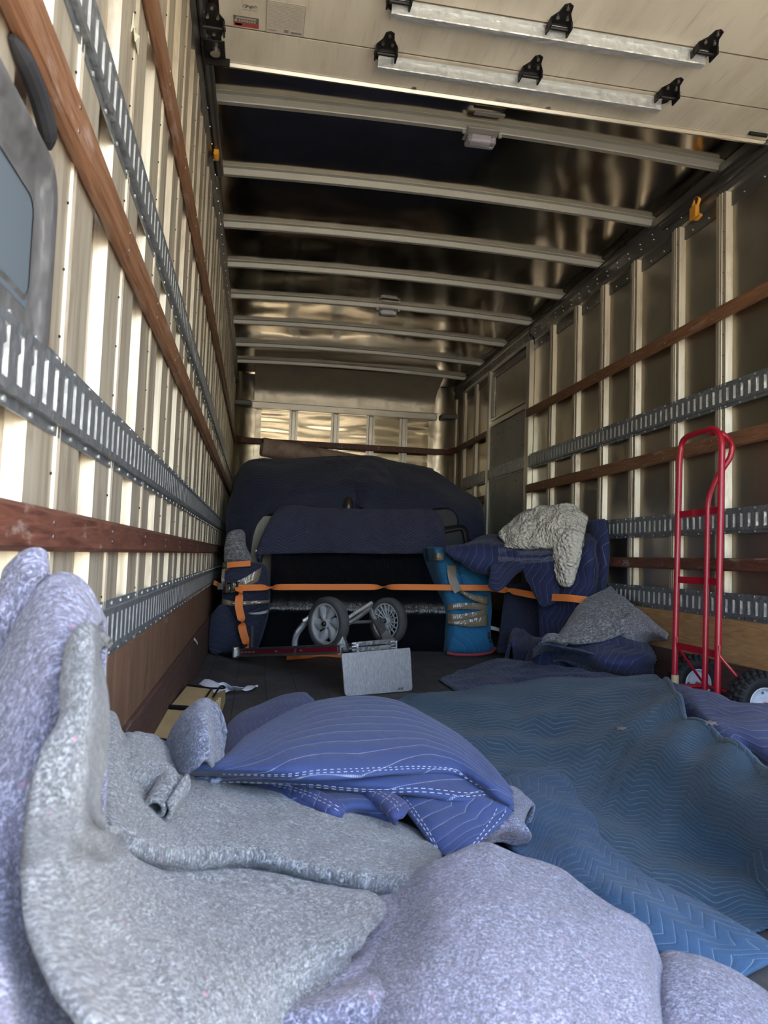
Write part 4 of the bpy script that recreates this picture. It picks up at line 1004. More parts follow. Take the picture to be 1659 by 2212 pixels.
for s0, s1 in ((.02, .36), (.38, .95)):
    A, B = railA[0].lerp(railA[1], s0), railA[0].lerp(railA[1], s1)
    v = [bm.verts.new(c+sd_*fs_*.0065*k+up_*y) for c, y in ((A, -.011), (B, -.011), (B, .011), (A, .011)) for k in (1,)]
    bm.faces.new(v); w_ = [bm.verts.new(x.co-sd_*fs_*.003) for x in v]; bm.faces.new(w_[::-1])
    for k in range(4): bm.faces.new((v[k], v[(k+1) % 4], w_[(k+1) % 4], w_[k]))
bmesh.ops.recalc_face_normals(bm, faces=bm.faces)
obj('red_rail_insert', bm, flat('red painted insert', (.25, .012, .03), .4), t, label='red strip along the near rail')
bm = bmesh.new()
for s in (.32, .56, .80, .84, .88, .93): cyl(bm, railA[0].lerp(railA[1], s)+sd_*fs_*.010, sd_, .006, .008, 8)
pieces('rivet', bm, M_SCREW, t)
off = wdir*.26
ibeam(railA[0]+off, railA[1]+off, .035, .050, 'side_rail', ALU)
bm = bmesh.new()                                   # curved cross members and end casting
for s in (.25, .55, .95): tube(bm, [railA[0].lerp(railA[1], s), railA[0].lerp(railA[1], s)+off*.5+Vector((0, 0, -.012)), railA[0].lerp(railA[1], s)+off], .011, 8)
pieces('cross_member', bm, ALU, t)
e = railA[1]
bm = bmesh.new(); box(bm, (e.x-.03, e.y-.03, e.z-.032), (e.x+.012, e.y+.03, e.z+.036), .010); obj('end_casting', bm, M_SCREW, t)
bm = bmesh.new(); tube(bm, [e, e+d_*.10+Vector((0, 0, -.01)), e+d_*.26+Vector((0, 0, -.01))], .016, 12); obj('handle_grip', bm, M_DARK, t)
g0 = Py(543, 1408, 4.45); bm = bmesh.new(); tube(bm, [g0-Vector((0, 0, .01)), g0+Vector((0, 0, .09)), g0+Vector((-.003, 0, .155))], [.017, .016, .017], 12); obj('handle_grip', bm, flat('black rubber grip', (.03, .03, .033), .6), t)
bm = bmesh.new(); cyl(bm, g0+Vector((0, 0, -.01)), (0, 0, 1), .035, .012, 16); obj('grip_collar', bm, ALU, t)
# wheels
ax = Vector((.80, .60, 0)).normalized()
def wheel(c, R, W, par, rim, tyre, style, axv):
    tb = bmesh.new()
    prof = [(R*.74, -W*.42), (R*.80, -W*.5), (R*.93, -W*.5), (R*.985, -W*.34), (R, 0), (R*.985, W*.34), (R*.93, W*.5), (R*.80, W*.5), (R*.74, W*.42)]
    lathe(tb, c, axv, prof+[prof[0]], 56)
    for f in tb.faces: f.smooth = True
    w_ = obj('tyre', tb, tyre, par)
    rb = bmesh.new(); lathe(rb, c, axv, [(R*.755, -W*.44), (R*.70, -W*.44), (R*.69, -W*.1), (R*.69, W*.1), (R*.70, W*.44), (R*.755, W*.44), (R*.755, -W*.44)], 48)
    a1 = axv.orthogonal().normalized(); b1 = axv.cross(a1)
    if style == 'fan':
        for k in range(6):
            t0 = 2*pi*k/6; L = []
            for s in range(9):
                r = R*(.14+.58*s/8); wd = .30+.30*sin(pi*min(1, s/8*1.1)); 
                L.append([rb.verts.new(c+(a1*cos(t0+q*wd*.75+s*.05)+b1*sin(t0+q*wd*.75+s*.05))*r+axv*(-W*.30+W*.22*q*q+W*.28*e_)) for q, e_ in ((-1, 0), (-.35, 0), (.35, 0), (1, 0), (1, 1), (-1, 1))])
            for p, q in zip(L, L[1:]):
                for m_ in range(6): rb.faces.new((p[m_], p[(m_+1) % 6], q[(m_+1) % 6], q[m_]))
            rb.faces.new(L[0]); rb.faces.new(L[-1])
    else:
        for k in range(18):
            t0 = 2*pi*k/18; d1 = a1*cos(t0)+b1*sin(t0); tube(rb, [c+d1*R*.18-axv*W*.1, c+(a1*cos(t0+.12)+b1*sin(t0+.12))*R*.45-axv*W*.28, c+(a1*cos(t0+.05)+b1*sin(t0+.05))*R*.71-axv*W*.33], .0045, 6)
        lathe(rb, c, axv, [(R*.46, -W*.32), (R*.50, -W*.34), (R*.50, -W*.2), (R*.46, -W*.2), (R*.46, -W*.32)], 36)
    lathe(rb, c, axv, [(.001, -W*.5), (R*.10, -W*.5), (R*.17, -W*.40), (R*.18, W*.4), (.001, W*.42)], 24)
    bmesh.ops.recalc_face_normals(rb, faces=rb.faces); ro = obj('wheel_rim', rb, rim, par, 40)
    hb = bmesh.new(); lathe(hb, c-axv*W*.52, axv, [(.001, -.012), (R*.06, -.012), (R*.10, -.004), (R*.11, .006)], 16); obj('hub_cap', hb, M_DARK, par)
RIM = flat('grey moulded plastic rim', (.36, .37, .38), .45); TYRE = flat('grey black rubber', (.040, .040, .043), .7)
TYRE2 = NT('worn rubber'); TYRE2.set(Base_Color=TYRE2.ramp(TYRE2.noise(8, 3, TYRE2.coord('Object')), [(.3, (.035, .035, .037)), (.7, (.085, .085, .09))]), Roughness=.75)
c1 = Py(709, 1347, 3.80); c2 = Py(838, 1341, 4.08); axw = (c2-c1); axw.z = 0; axw = Vector((.80, .60, 0))
wheel(c1, .140, .055, t, RIM, TYRE2.m, 'fan', axw)
wheel(c2, .132, .055, t, RIM, TYRE2.m, 'spoke', axw)
bm = bmesh.new(); tube(bm, [c1, c2+Vector((0, 0, .0))], .009, 10); obj('axle', bm, ALU, t)
def arm(pts, w, th=.012, name='axle_bracket'):
    bm = bmesh.new(); P_ = arcpts([Vector(p) for p in pts], .04, 5); strip(bm, P_, [Vector((0, 0, 1)).cross(axw.normalized()*0+Vector((.35, .93, 0))).normalized()*0+Vector((.3, 0, 1))]*len(P_), w, th); return obj(name, bm, ALU, t)
def bar(pts, r, name='axle_bracket', mat=ALU):
    bm = bmesh.new(); P_ = arcpts(yp(*pts), .05, 6); tube(bm, P_, r, 8); return obj(name, bm, mat, t)
bar(((636, 1400, 3.93), (638, 1372, 3.93), (668, 1334, 3.94), (690, 1325, 3.96)), .017)
bar(((655, 1342, 3.90), (672, 1331, 3.90)), .012, 'skid_bar', M_GALV_L)
bar(((738, 1345, 3.86), (770, 1322, 3.92), (803, 1302, 3.98)), .010, 'skid_bar', M_GALV_L)
bar(((742, 1352, 3.88), (772, 1335, 3.92), (800, 1312, 3.98), (806, 1335, 3.98), (822, 1350, 4.0)), .014)
def gusset(pts, th=.012):
    P_ = yp(*pts); n_ = (P_[1]-P_[0]).cross(P_[2]-P_[0]).normalized(); bm = bmesh.new(); a = [bm.verts.new(p) for p in P_]; b = [bm.verts.new(p+n_*th) for p in P_]
    for k in range(len(a)): bm.faces.new((a[k], a[(k+1) % len(a)], b[(k+1) % len(a)], b[k]))
    bm.faces.new(a); bm.faces.new(b[::-1]); bmesh.ops.recalc_face_normals(bm, faces=bm.faces); obj('gusset_plate', bm, ALU, t)
gusset(((744, 1372, 3.62), (755, 1398, 3.60), (752, 1408, 3.58), (722, 1408, 3.62), (726, 1390, 3.66)))
gusset(((805, 1336, 3.97), (822, 1334, 4.02), (836, 1360, 3.75), (856, 1384, 3.68), (830, 1388, 3.70), (824, 1372, 3.74)))
bm = bmesh.new()
for a, b in (((762, 1392, 3.50), (850, 1384, 3.58)), ((762, 1404, 3.47), (852, 1396, 3.55))): strip(bm, yp(a, b), (0, 0, 1), .020, .006)
for x, y in ((766, 3.45), (850, 3.53)):
    for k in range(3): strip(bm, yp((x-6, 1390+k*7-(x-760)*.05, y), (x+6, 1389+k*7-(x-760)*.05, y)), (0, 0, 1), .006, .006)
    strip(bm, yp((x+6, 1388-(x-760)*.05, y), (x+6, 1408-(x-760)*.05, y)), (1, 0, 0), .008, .006)
obj('nose_bracket', bm, ALU, t)
bm = bmesh.new()
for x, y_ in ((731, 1401), (745, 1401), (774, 1405), (812, 1401), (838, 1399), (812, 1354), (826, 1353)): cyl(bm, Py(x, y_, 3.56 if y_ > 1390 else 3.93), (.3, 1, 0), .009, .012, 8)
pieces('bolt', bm, M_SCREW, t)

# ================================================================== standing red hand truck
t = thing('hand_truck', 'bright red steel hand truck standing upright by the right wall', 'hand truck', (1.9, 3.1, 0))
RED = flat('glossy red paint', (.42, .010, .028), .28, 0, Coat_Weight=.4)
XB, XT = 1.86, 1.915
def rx(px, py):
    p = Px(px, py, XB); z = p.z
    for _ in range(3): p = Px(px, py, XB+(XT-XB)*max(0, p.z)/1.3)
    return p
rT, rB = rx(1560, 935), rx(1549, 1495); lT, lB = rx(1472, 945), rx(1457, 1480)
rB = rT+(rB-rT)*(rT.z-.02)/(rT.z-rB.z); lB = lT+(lB-lT)*(lT.z-.02)/(lT.z-lB.z)
top_r, top_l = rx(1553, 922), rx(1478, 935)
bm = bmesh.new()
P_ = [lB, rx(1468, 990), rx(1474, 948), rx(1500, 937), rx(1545, 924), rx(1560, 948), rB]
tube(bm, arcpts(P_, .055, 6), .0135, 14); obj('outer_frame', bm, RED, t, 60)
mT = rx(1530, 1075); mB = rx(1522, 1490); mB = mT+(mB-mT)*(mT.z-.02)/(mT.z-mB.z)
hb = Vector((.10, 0, 0))
bm = bmesh.new()
pl2 = [mB, mT, Px(1548, 1032, XT+.03), Px(1580, 985, XT+.09), Px(1582, 958, XT+.09), Px(1560, 935, XT+.03), Px(1530, 933, XT)]
tube(bm, arcpts(pl2, .05, 6), .0125, 12); obj('handle_loop', bm, RED, t, 60)
for (a, b, c, d2) in ((1466, 1112, 1552, 1102), (1463, 1252, 1551, 1257), (1460, 1394, 1549, 1414)):
    bm = bmesh.new(); p, q = rx(a, b), rx(c, d2); strip(bm, [p, p.lerp(q, .5)+Vector((.006, 0, 0)), q], (0, 0, 1), .030, .006); obj('cross_bar', bm, RED, t)
bm = bmesh.new(); q = rx(1458, 1470); strip_ = None
tube(bm, [q+Vector((0, 0, .025)), q-Vector((0, 0, .06))], .0165, 14); obj('tape_wrap', bm, flat('masking tape', (.62, .47, .28), .6), t, label='beige tape round the left foot of the frame')
wy = [Px(1500, 1482, 2.03), Px(1640, 1522, 2.01)]
for w_ in wy: w_.z = .122
ax2 = Vector((0, 1, 0)); RIMW = flat('white painted steel rim', (.68, .72, .80), .3, .1)
def knobby(c, R, W, par, axv):
    tb = bmesh.new(); a1 = axv.orthogonal().normalized(); b1 = axv.cross(a1)
    prof = [(R*.50, -W*.34), (R*.58, -W*.46), (R*.78, -W*.5), (R*.92, -W*.40), (R*.965, 0), (R*.92, W*.40), (R*.78, W*.5), (R*.58, W*.46), (R*.50, W*.34)]
    lathe(tb, c, axv, prof+[prof[0]], 60)
    for f in tb.faces: f.smooth = True
    for k in range(26):
        for s, r0_, sh in ((-1, .90, 0), (1, .90, .5), (-.35, .975, .5), (.35, .975, 0)):
            t0 = 2*pi*(k+sh)/26; d1 = a1*cos(t0)+b1*sin(t0); tg = axv.cross(d1); p = c+d1*R*r0_+axv*W*.40*s
            r1 = bmesh.ops.create_cube(tb, size=1)['verts']
            for v in r1: x = v.co.copy(); v.co = p+d1*x.x*R*.12+tg*x.y*R*.13+axv*x.z*W*(.24 if abs(s) == 1 else .20)
    obj('tyre', tb, flat('black knobbly rubber', (.018, .018, .020), .65), par)
    rb = bmesh.new()
    for sg in (-1, 1): lathe(rb, c, axv*sg, [(R*.54, W*.36), (R*.50, W*.42), (R*.46, W*.36), (R*.42, W*.16), (R*.26, W*.16), (R*.22, W*.26), (R*.10, W*.28), (.001, W*.28)], 36)
    for f in rb.faces: f.smooth = True
    bmesh.ops.recalc_face_normals(rb, faces=rb.faces); obj('wheel_rim', rb, RIMW, par, 40)
    nb = bmesh.new()
    for sg in (-1, 1):
        for k in range(4): t0 = pi/4+pi/2*k; cyl(nb, c+(a1*cos(t0)+b1*sin(t0))*R*.34+axv*sg*W*.18, axv, R*.045, .012, 6)
        cyl(nb, c+axv*sg*W*.3, axv, R*.07, .02, 12)
    pieces('wheel_nut', nb, M_SCREW, par)
for w_ in wy: knobby(w_, .125, .085, t, Vector((-.75, -.66, 0)).normalized() if False else Vector((.25, 1, 0)).normalized() if False else Vector((0, 1, 0)))
bm = bmesh.new(); tube(bm, [wy[0]+Vector((0, .05, 0)), wy[1]-Vector((0, .05, 0))], .009, 10); obj('axle', bm, RED, t)
for fr, w_, s in ((lB, wy[0], .12), (rB, wy[1], -.02)):
    bm = bmesh.new(); p = Vector((fr.x+.012, fr.y, .30)); q = Vector((w_.x, fr.y+(.03 if s > 0 else -.05), .125)); tube(bm, [p+Vector((0, 0, .04)), p, q], .006, 8); obj('axle_brace', bm, RED, t)
bm = bmesh.new()
for fr in (lB, rB): tube(bm, [Vector((fr.x, fr.y, .122)), Vector((wy[0].x, fr.y, .122))], .012, 8)
pieces('axle_bracket', bm, RED, t)
bm = bmesh.new(); box(bm, (lB.x-.20, min(lB.y, rB.y)-.02, .004), (lB.x+.02, max(lB.y, rB.y)+.02, .010), .002, seg=1); obj('toe_plate', bm, RED, t)

# ================================================================== cartons and scraps at the left
KRAFT = NT('pale kraft board'); nk = KRAFT.noise(3, 4, KRAFT.coord('Object', (3, 1, 3)), .6)
KRAFT.set(Base_Color=KRAFT.ramp(nk, [(.3, (.44, .32, .15)), (.7, (.56, .43, .22))]), Roughness=.7)
def carton(P4, z, h, label, par=None):
    """flat folded carton stack; P4 top corners as pixels at height z"""
    T_ = [Pz(a, b, z) for a, b in P4]; t = thing('carton_stack', label, 'cartons', (sum(p.x for p in T_)/4, sum(p.y for p in T_)/4, z-h))
    n = 5
    for k in range(n):
        z1 = z-h*k/n; z0 = z1-h/n*.82; off_ = Vector((random.uniform(-.004, .004), random.uniform(-.01, .006), 0)); bm = bmesh.new()
        a = [bm.verts.new(Vector((p.x, p.y, z1))+off_) for p in T_]; b = [bm.verts.new(Vector((p.x, p.y, z0))+off_) for p in T_]
        for q in range(4): bm.faces.new((a[q], a[(q+1) % 4], b[(q+1) % 4], b[q]))
        bm.faces.new(a); bm.faces.new(b[::-1]); bmesh.ops.recalc_face_normals(bm, faces=bm.faces); obj('folded_carton', bm, KRAFT.m, t)
    return t, T_
t, T_ = carton([(405, 1482), (462, 1489), (436, 1528), (372, 1522)], .10, .09, 'farther stack of flat pale cartons with black band beside the left kick board')
bm = bmesh.new(); cw = (T_[1]-T_[0]).normalized()
p = T_[0].lerp(T_[1], .93); q = T_[3].lerp(T_[2], .93)
tube(bm, [p+Vector((.0, .01, -.08)), p+Vector((0, .005, .003)), q+Vector((0, -.002, .003)), q+Vector((0, -.012, -.08))], .004, 6)
tube(bm, arcpts([T_[0]+Vector((0, .01, .002)), T_[1]+Vector((-.01, .008, .002)), T_[1]+Vector((.05, -.03, .01)), T_[1]+Vector((.03, -.07, .03)), T_[1]+Vector((.0, -.06, -.02))], .02), .004, 6)
pieces('black_band', bm, M_DARK, t)
t, T_ = carton([(362, 1531), (428, 1536), (385, 1606), (300, 1594)], .10, .09, 'nearer stack of flat pale cartons with black band, left of the grey felt ear')
bm = bmesh.new()
tube(bm, [T_[0]+Vector((-.005, .01, -.06)), T_[0]+Vector((0, .008, .006)), T_[1]+Vector((.005, .008, .006)), T_[1]+Vector((.01, .01, -.06))], .010, 6)
tube(bm, [T_[3]+Vector((-.005, -.005, -.08)), T_[3]+Vector((0, -.004, .004)), T_[2]+Vector((.005, -.004, .004)), T_[2]+Vector((.01, 0, -.06))], .007, 6)
pieces('black_band', bm, M_DARK, t)
bm = bmesh.new()
for k in range(7):
    a = Pz(447+k*4, 1532-k*4, .09); b = Pz(462+k*3.4, 1500-k*2+abs(k-3), .06); v = [bm.verts.new(x) for x in (a, b, b-Vector((0, 0, .05)), a-Vector((0, 0, .08)))]
    w_ = [bm.verts.new(x.co+Vector((.010, .004, 0))) for x in v]
    bm.faces.new(v); bm.faces.new(w_[::-1])
    for q in range(4): bm.faces.new((v[q], v[(q+1) % 4], w_[(q+1) % 4], w_[q]))
bmesh.ops.recalc_face_normals(bm, faces=bm.faces)
tag(obj('carton_stack', bm, KRAFT.m), 'folded cartons standing on edge right of the farther flat carton stack', 'cartons')
o, _, _ = cloth('paper_sheet', [rp((430, 1475, .07), (462, 1471, .06), (490, 1480, .045), (515, 1486, .04), (540, 1479, .02), (558, 1480, .02)), rp((448, 1483, .07), (470, 1482, .05), (495, 1487, .02), (515, 1489, .02), (535, 1484, .02), (557, 1484, .01)), rp((462, 1492, .05), (478, 1497, .02), (498, 1495, .01), (516, 1491, .012), (538, 1492, .01), (552, 1488, .01))], flat('crumpled white paper', (.62, .64, .70), .6), nu=40, nv=20, th=.002, amp=.02, fs=14)
tag(o, 'crumpled white paper on the floor beside the cartons', 'paper')
bm = bmesh.new(); strip(bm, yp((419, 1380, 3.9), (423, 1386, 3.88), (427, 1391, 3.86)), (0, 0, 1), .006, .001)
q = [Px(419, 1380, -.277), Px(423, 1384, -.276), Px(427, 1391, -.274)]; bm.free(); bm = bmesh.new(); strip(bm, q, (0, 0, 1), .012, .001)
tag(obj('paper_scrap', bm, flat('white paper scrap', (.8, .8, .8), .6)), 'tiny white scrap stuck to the left kick board', 'paper')
# ================================================================== blankets on the floor
def blanket(rows, mat, label, name='moving_blanket', group=None, **k):
    k.setdefault('nu', 80); k.setdefault('nv', 80); k.setdefault('th', .010); k.setdefault('amp', .006); k.setdefault('fs', 8); k.setdefault('amp2', .0012); k.setdefault('fs2', 40)
    o, G, N = cloth(name, rows, mat, **k); tag(o, label, 'moving blanket', group); return o, G, N
def low(row, z=.006, dx=0, dy=.05): return [Vector((p.x+dx, p.y+dy, z)) for p in row]
def hem_threads(parent, G, N, path, offs=(0, 2.2), axis='j', **k):
    for d in offs:
        bm = bmesh.new(); stitch_line(bm, G, N, [(j+d, i) if axis == 'j' else (j, i+d) for j, i in path], **k); obj('hem_stitching', bm, THREAD, parent)

# far navy pads on the floor near the right wall
r1 = rp((975, 1486, .01), (1030, 1455, .03), (1080, 1428, .06), (1160, 1432, .08), (1260, 1448, .10), (1360, 1466, .10), (1450, 1482, .06))
r2 = rp((990, 1496, .01), (1040, 1475, .03), (1100, 1455, .05), (1180, 1460, .07), (1270, 1476, .08), (1370, 1500, .07), (1460, 1520, .04))
r3 = rp((1010, 1508, .005), (1060, 1500, .015), (1120, 1495, .02), (1200, 1500, .03), (1290, 1520, .03), (1380, 1550, .03), (1470, 1580, .02))
blanket([low(r1, dy=.25), r1, r2, r3], NAVY3, 'dark navy quilted pad on the floor just beyond the teal blanket', seed=3, amp=.015)
r1 = rp((1330, 1470, .03), (1400, 1474, .08), (1450, 1478, .14), (1520, 1496, .16), (1590, 1520, .17), (1660, 1530, .18), (1760, 1545, .18))
r2 = rp((1340, 1490, .02), (1410, 1496, .08), (1470, 1510, .16), (1530, 1540, .19), (1600, 1560, .20), (1670, 1575, .20), (1770, 1590, .2))
r3 = rp((1360, 1520, .01), (1430, 1535, .05), (1500, 1570, .12), (1560, 1600, .16), (1620, 1620, .16), (1690, 1650, .16), (1790, 1690, .15))
r4 = rp((1350, 1530, .04), (1440, 1580, .04), (1510, 1620, .04), (1580, 1655, .04), (1640, 1690, .04), (1710, 1730, .04), (1800, 1780, .04))
blanket([low(r1, dy=.12), r1, r2, r3, r4], quilt('indigo quilted cotton', (.038, .052, .155), (.5, .52, .7), S=.05, A=.05, M=.12, sm=.6, rot=.3), 'indigo quilted pad rolled up in front of the red hand truck wheels', seed=12, amp=.014)
r1 = rp((1500, 1570, .08), (1570, 1590, .10), (1640, 1615, .11), (1720, 1640, .11)); r2 = rp((1520, 1600, .07), (1590, 1630, .08), (1650, 1665, .08), (1730, 1700, .08)); r3 = rp((1540, 1640, .02), (1600, 1680, .02), (1660, 1720, .02), (1740, 1760, .02))
blanket([low(r1, dy=.04), r1, r2, r3], NAVY3, 'narrow navy fold between the indigo roll and the teal blanket at the right edge', seed=13, nu=40, nv=40)
# stitched navy pad under the dark felts
r1 = rp((1104, 1390, .16), (1112, 1362, .20), (1135, 1372, .20), (1170, 1392, .20), (1240, 1380, .24), (1330, 1378, .26), (1400, 1380, .24), (1450, 1385, .18), (1475, 1400, .14))
r2 = rp((1110, 1405, .12), (1140, 1392, .17), (1165, 1396, .18), (1200, 1392, .20), (1260, 1395, .22), (1330, 1402, .22), (1400, 1415, .20), (1450, 1420, .14), (1478, 1418, .12))
r3 = rp((1112, 1425, .06), (1145, 1418, .10), (1165, 1420, .12), (1200, 1408, .17), (1260, 1415, .18), (1310, 1430, .17), (1370, 1440, .15), (1430, 1440, .11), (1476, 1432, .09))
r4 = rp((1116, 1434, .03), (1148, 1430, .06), (1175, 1434, .08), (1210, 1425, .12), (1250, 1440, .10), (1290, 1455, .08), (1360, 1465, .07), (1430, 1470, .05), (1474, 1452, .05))
o, G, N = blanket([low(r1, dy=.1), r1, r2, r3, r4], NAVY3, 'navy quilted pad with white hem stitching under the dark grey felts', seed=21, amp=.012, th=.02)
hem_threads(o, G, N, [(76-20*sin(s*3)*0, 4+s*70) for s in [i/30 for i in range(31)]], offs=(0, -2.5), w=.004, dash=.018, gap=.006, off=.011)
r1 = yp((1150, 1406, 3.55), (1165, 1395, 3.52), (1185, 1392, 3.5), (1230, 1400, 3.5), (1290, 1415, 3.5)); r2 = rp((1150, 1425, .09), (1175, 1415, .12), (1200, 1412, .12), (1240, 1420, .12), (1290, 1438, .10)); r3 = rp((1165, 1438, .05), (1190, 1438, .06), (1215, 1430, .07), (1250, 1438, .07), (1290, 1452, .06))
o, G, N = blanket([r1, r2, r3], NAVY2, 'small navy quilted lip folded over the front of the stitched navy pad', seed=4, nu=50, nv=30)
hem_threads(o, G, N, [(6, 3+s*44) for s in [i/20 for i in range(21)]], offs=(0, 2.5), w=.003, off=.008)
# dark felts
r1 = yp((1215, 1372, 3.95), (1232, 1335, 3.95), (1262, 1300, 3.98), (1300, 1280, 4.0), (1312, 1276, 4.0)); r2 = yp((1205, 1378, 3.8), (1240, 1345, 3.78), (1290, 1318, 3.8), (1330, 1300, 3.82), (1350, 1296, 3.84)); r3 = yp((1205, 1384, 3.72), (1245, 1372, 3.66), (1300, 1350, 3.66), (1345, 1335, 3.68), (1378, 1322, 3.7)); r4 = yp((1215, 1388, 3.70), (1250, 1388, 3.62), (1300, 1382, 3.60), (1345, 1366, 3.62), (1374, 1350, 3.66))
blanket([r1, r2, r3, r4], FELT_D, 'dark grey felt pad folded to a point, leaning on the navy wrapped furniture', seed=31, nu=60, nv=50, th=.025, amp=.012)
r1 = yp((1300, 1282, 4.02), (1335, 1268, 4.05), (1375, 1296, 4.02), (1418, 1318, 4.0)); r2 = yp((1310, 1300, 3.9), (1350, 1300, 3.9), (1390, 1315, 3.9), (1420, 1340, 3.9)); r3 = yp((1330, 1320, 3.8), (1365, 1318, 3.76), (1395, 1330, 3.76), (1420, 1358, 3.78))
blanket([r1, r2, r3], FELT_D, 'dark grey felt pad standing behind the pointed felt, beside the plywood panel', seed=32, nu=50, nv=40, th=.018, amp=.014)
r1 = yp((1335, 1350, 3.72), (1368, 1314, 3.70), (1402, 1335, 3.60), (1441, 1370, 3.46)); r2 = yp((1320, 1378, 3.66), (1352, 1360, 3.62), (1402, 1362, 3.52), (1441, 1378, 3.42)); r3 = rp((1322, 1398, .15), (1350, 1404, .20), (1400, 1400, .21), (1438, 1386, .23)); r4 = rp((1345, 1408, .17), (1368, 1414, .17), (1384, 1419, .17), (1433, 1392, .21))
o, G, N = blanket([r1, r2, r3, r4], felt('mottled grey felt', (.25, .24, .27), (.22, .2, .25), (.11, .11, .13), .6), 'mottled grey felt pad with faint blue print lying in front of the dark felts', seed=33, nu=60, nv=50, th=.012, amp=.01)
bm = bmesh.new(); INK = flat('faded blue ink', (.10, .10, .22), .8)
for row in range(2):
    for k in range(7):
        j = 46-18*row-k*.6; i = 22+k*4
        stitch_line(bm, G, N, [(j, i), (j+3.5, i+.6)], off=.008, w=.007, dash=.03, gap=.001); 
        if k % 2: stitch_line(bm, G, N, [(j+1.5, i), (j+1.2, i+2.2)], off=.008, w=.006, dash=.03, gap=.001)
obj('blue_print', bm, INK, o)
r1 = yp((1172, 1380, 3.8), (1185, 1370, 3.78), (1205, 1372, 3.76), (1225, 1384, 3.72)); r2 = yp((1172, 1386, 3.76), (1188, 1380, 3.73), (1210, 1384, 3.7), (1226, 1390, 3.68))
blanket([r1, r2, [p+Vector((0, .05, -.02)) for p in r2]], FELT_D, 'small turned up felt edge at the left of the pointed dark felt', seed=34, nu=30, nv=20, th=.014, amp=.003)

# ---- teal quilt
c1_ = rp((868, 1520, .012), (930, 1502, .03), (1000, 1488, .05), (1080, 1480, .06), (1150, 1473, .08), (1230, 1468, .10), (1310, 1466, .12), (1400, 1464, .15), (1440, 1474, .19), (1470, 1520, .21), (1490, 1552, .21), (1550, 1582, .22), (1590, 1612, .23), (1640, 1648, .23), (1700, 1700, .24), (1850, 1800, .24))
c2_ = rp((860, 1528, .010), (925, 1516, .03), (985, 1510, .04), (1060, 1512, .055), (1130, 1516, .06), (1190, 1522, .08), (1260, 1528, .10), (1330, 1540, .12), (1380, 1560, .15), (1420, 1590, .16), (1460, 1620, .17), (1510, 1650, .17), (1560, 1690, .18), (1620, 1740, .18), (1690, 1800, .18), (1850, 1880, .18))
c3_ = rp((865, 1540, .008), (930, 1540, .015), (985, 1545, .02), (1050, 1555, .03), (1110, 1568, .03), (1165, 1580, .04), (1225, 1596, .05), (1280, 1612, .06), (1330, 1636, .07), (1370, 1660, .08), (1410, 1690, .08), (1460, 1725, .08), (1510, 1765, .08), (1580, 1810, .08), (1670, 1860, .08), (1850, 1930, .08))
c4_ = rp((880, 1560, .006), (940, 1575, .008), (990, 1590, .01), (1045, 1605, .012), (1095, 1625, .014), (1140, 1645, .015), (1190, 1668, .015), (1235, 1692, .016), (1280, 1715, .018), (1320, 1740, .02), (1370, 1770, .02), (1420, 1800, .02), (1480, 1830, .02), (1560, 1868, .02), (1670, 1920, .02), (1850, 1980, .02))
c5_ = rp((900, 1590, .005), (950, 1610, .006), (995, 1635, .008), (1035, 1660, .01), (1070, 1685, .01), (1105, 1710, .01), (1145, 1740, .01), (1180, 1765, .01), (1220, 1790, .01), (1265, 1820, .01), (1310, 1850, .01), (1370, 1880, .01), (1440, 1915, .01), (1540, 1960, .01), (1640, 1975, .01), (1850, 1995, .01))
c6_ = rp((910, 1620, .004), (955, 1650, .004), (990, 1680, .005), (1020, 1710, .006), (1045, 1740, .006), (1070, 1770, .006), (1100, 1800, .006), (1140, 1830, .006), (1180, 1855, .006), (1230, 1885, .006), (1290, 1920, .006), (1360, 1950, .006), (1440, 1985, .006), (1540, 2020, .006), (1614, 2024, .006), (1700, 1960, .006))
o, G, N = blanket([low(c1_, .0, dy=.10), back(c1_, .03, dz=-.02), c1_, c2_, c3_, c4_, c5_, c6_], TEAL, 'large teal blue quilted pad spread over the floor at the right', nu=190, nv=150, amp=.030, fs=4.6, zonly=True, amp2=.0022, fs2=42, seed=40, th=.008)
TEALOBJ = o
upf = rp((1056, 1700, .02), (1130, 1668, .03), (1214, 1682, .035), (1262, 1745, .035), (1300, 1815, .035), (1360, 1868, .035), (1430, 1912, .035), (1520, 1958, .03), (1600, 2014, .03), (1672, 2056, .02))
mdf = rp((1062, 1735, .035), (1110, 1730, .05), (1170, 1750, .055), (1215, 1800, .055), (1260, 1865, .055), (1320, 1920, .055), (1400, 1965, .05), (1480, 2010, .04), (1560, 2050, .03), (1668, 2075, .02))
lwf = rp((1066, 1790, .02), (1085, 1815, .03), (1120, 1850, .035), (1170, 1885, .035), (1230, 1930, .035), (1290, 1975, .03), (1370, 2030, .03), (1450, 2070, .02), (1530, 2100, .012), (1582, 2114, .010))
lwf2 = [Vector((p.x, p.y, max(.004, p.z-.03))) for p in lwf]
bm, Gf, Nf = sheet_bm([back(upf, .01, dz=-.02), upf, mdf, lwf], nu=110, nv=60, th=.010, amp=.012, fs=9, amp2=.0015, fs2=40, seed=41)
fo = obj('folded_flap', bm, TEAL2, o, label='lighter blue underside folded over at the near edge')
bm = bmesh.new()                                             # tufts of batting poking out
for px, py, z in ((1536, 1566, .25), (1343, 1577, .16)):
    q = Pz(px, py, z)
    for k in range(10): a = k*.7; tube(bm, [q, q+Vector((.006*cos(a), .006*sin(a), .004+.002*(k % 3))), q+Vector((.014*cos(a+.6), .009*sin(a), .003*(k % 4)))], [.005, .004, .001], 5)
obj('batting_tuft', bm, flat('grey batting', (.14, .13, .13), .9), o)

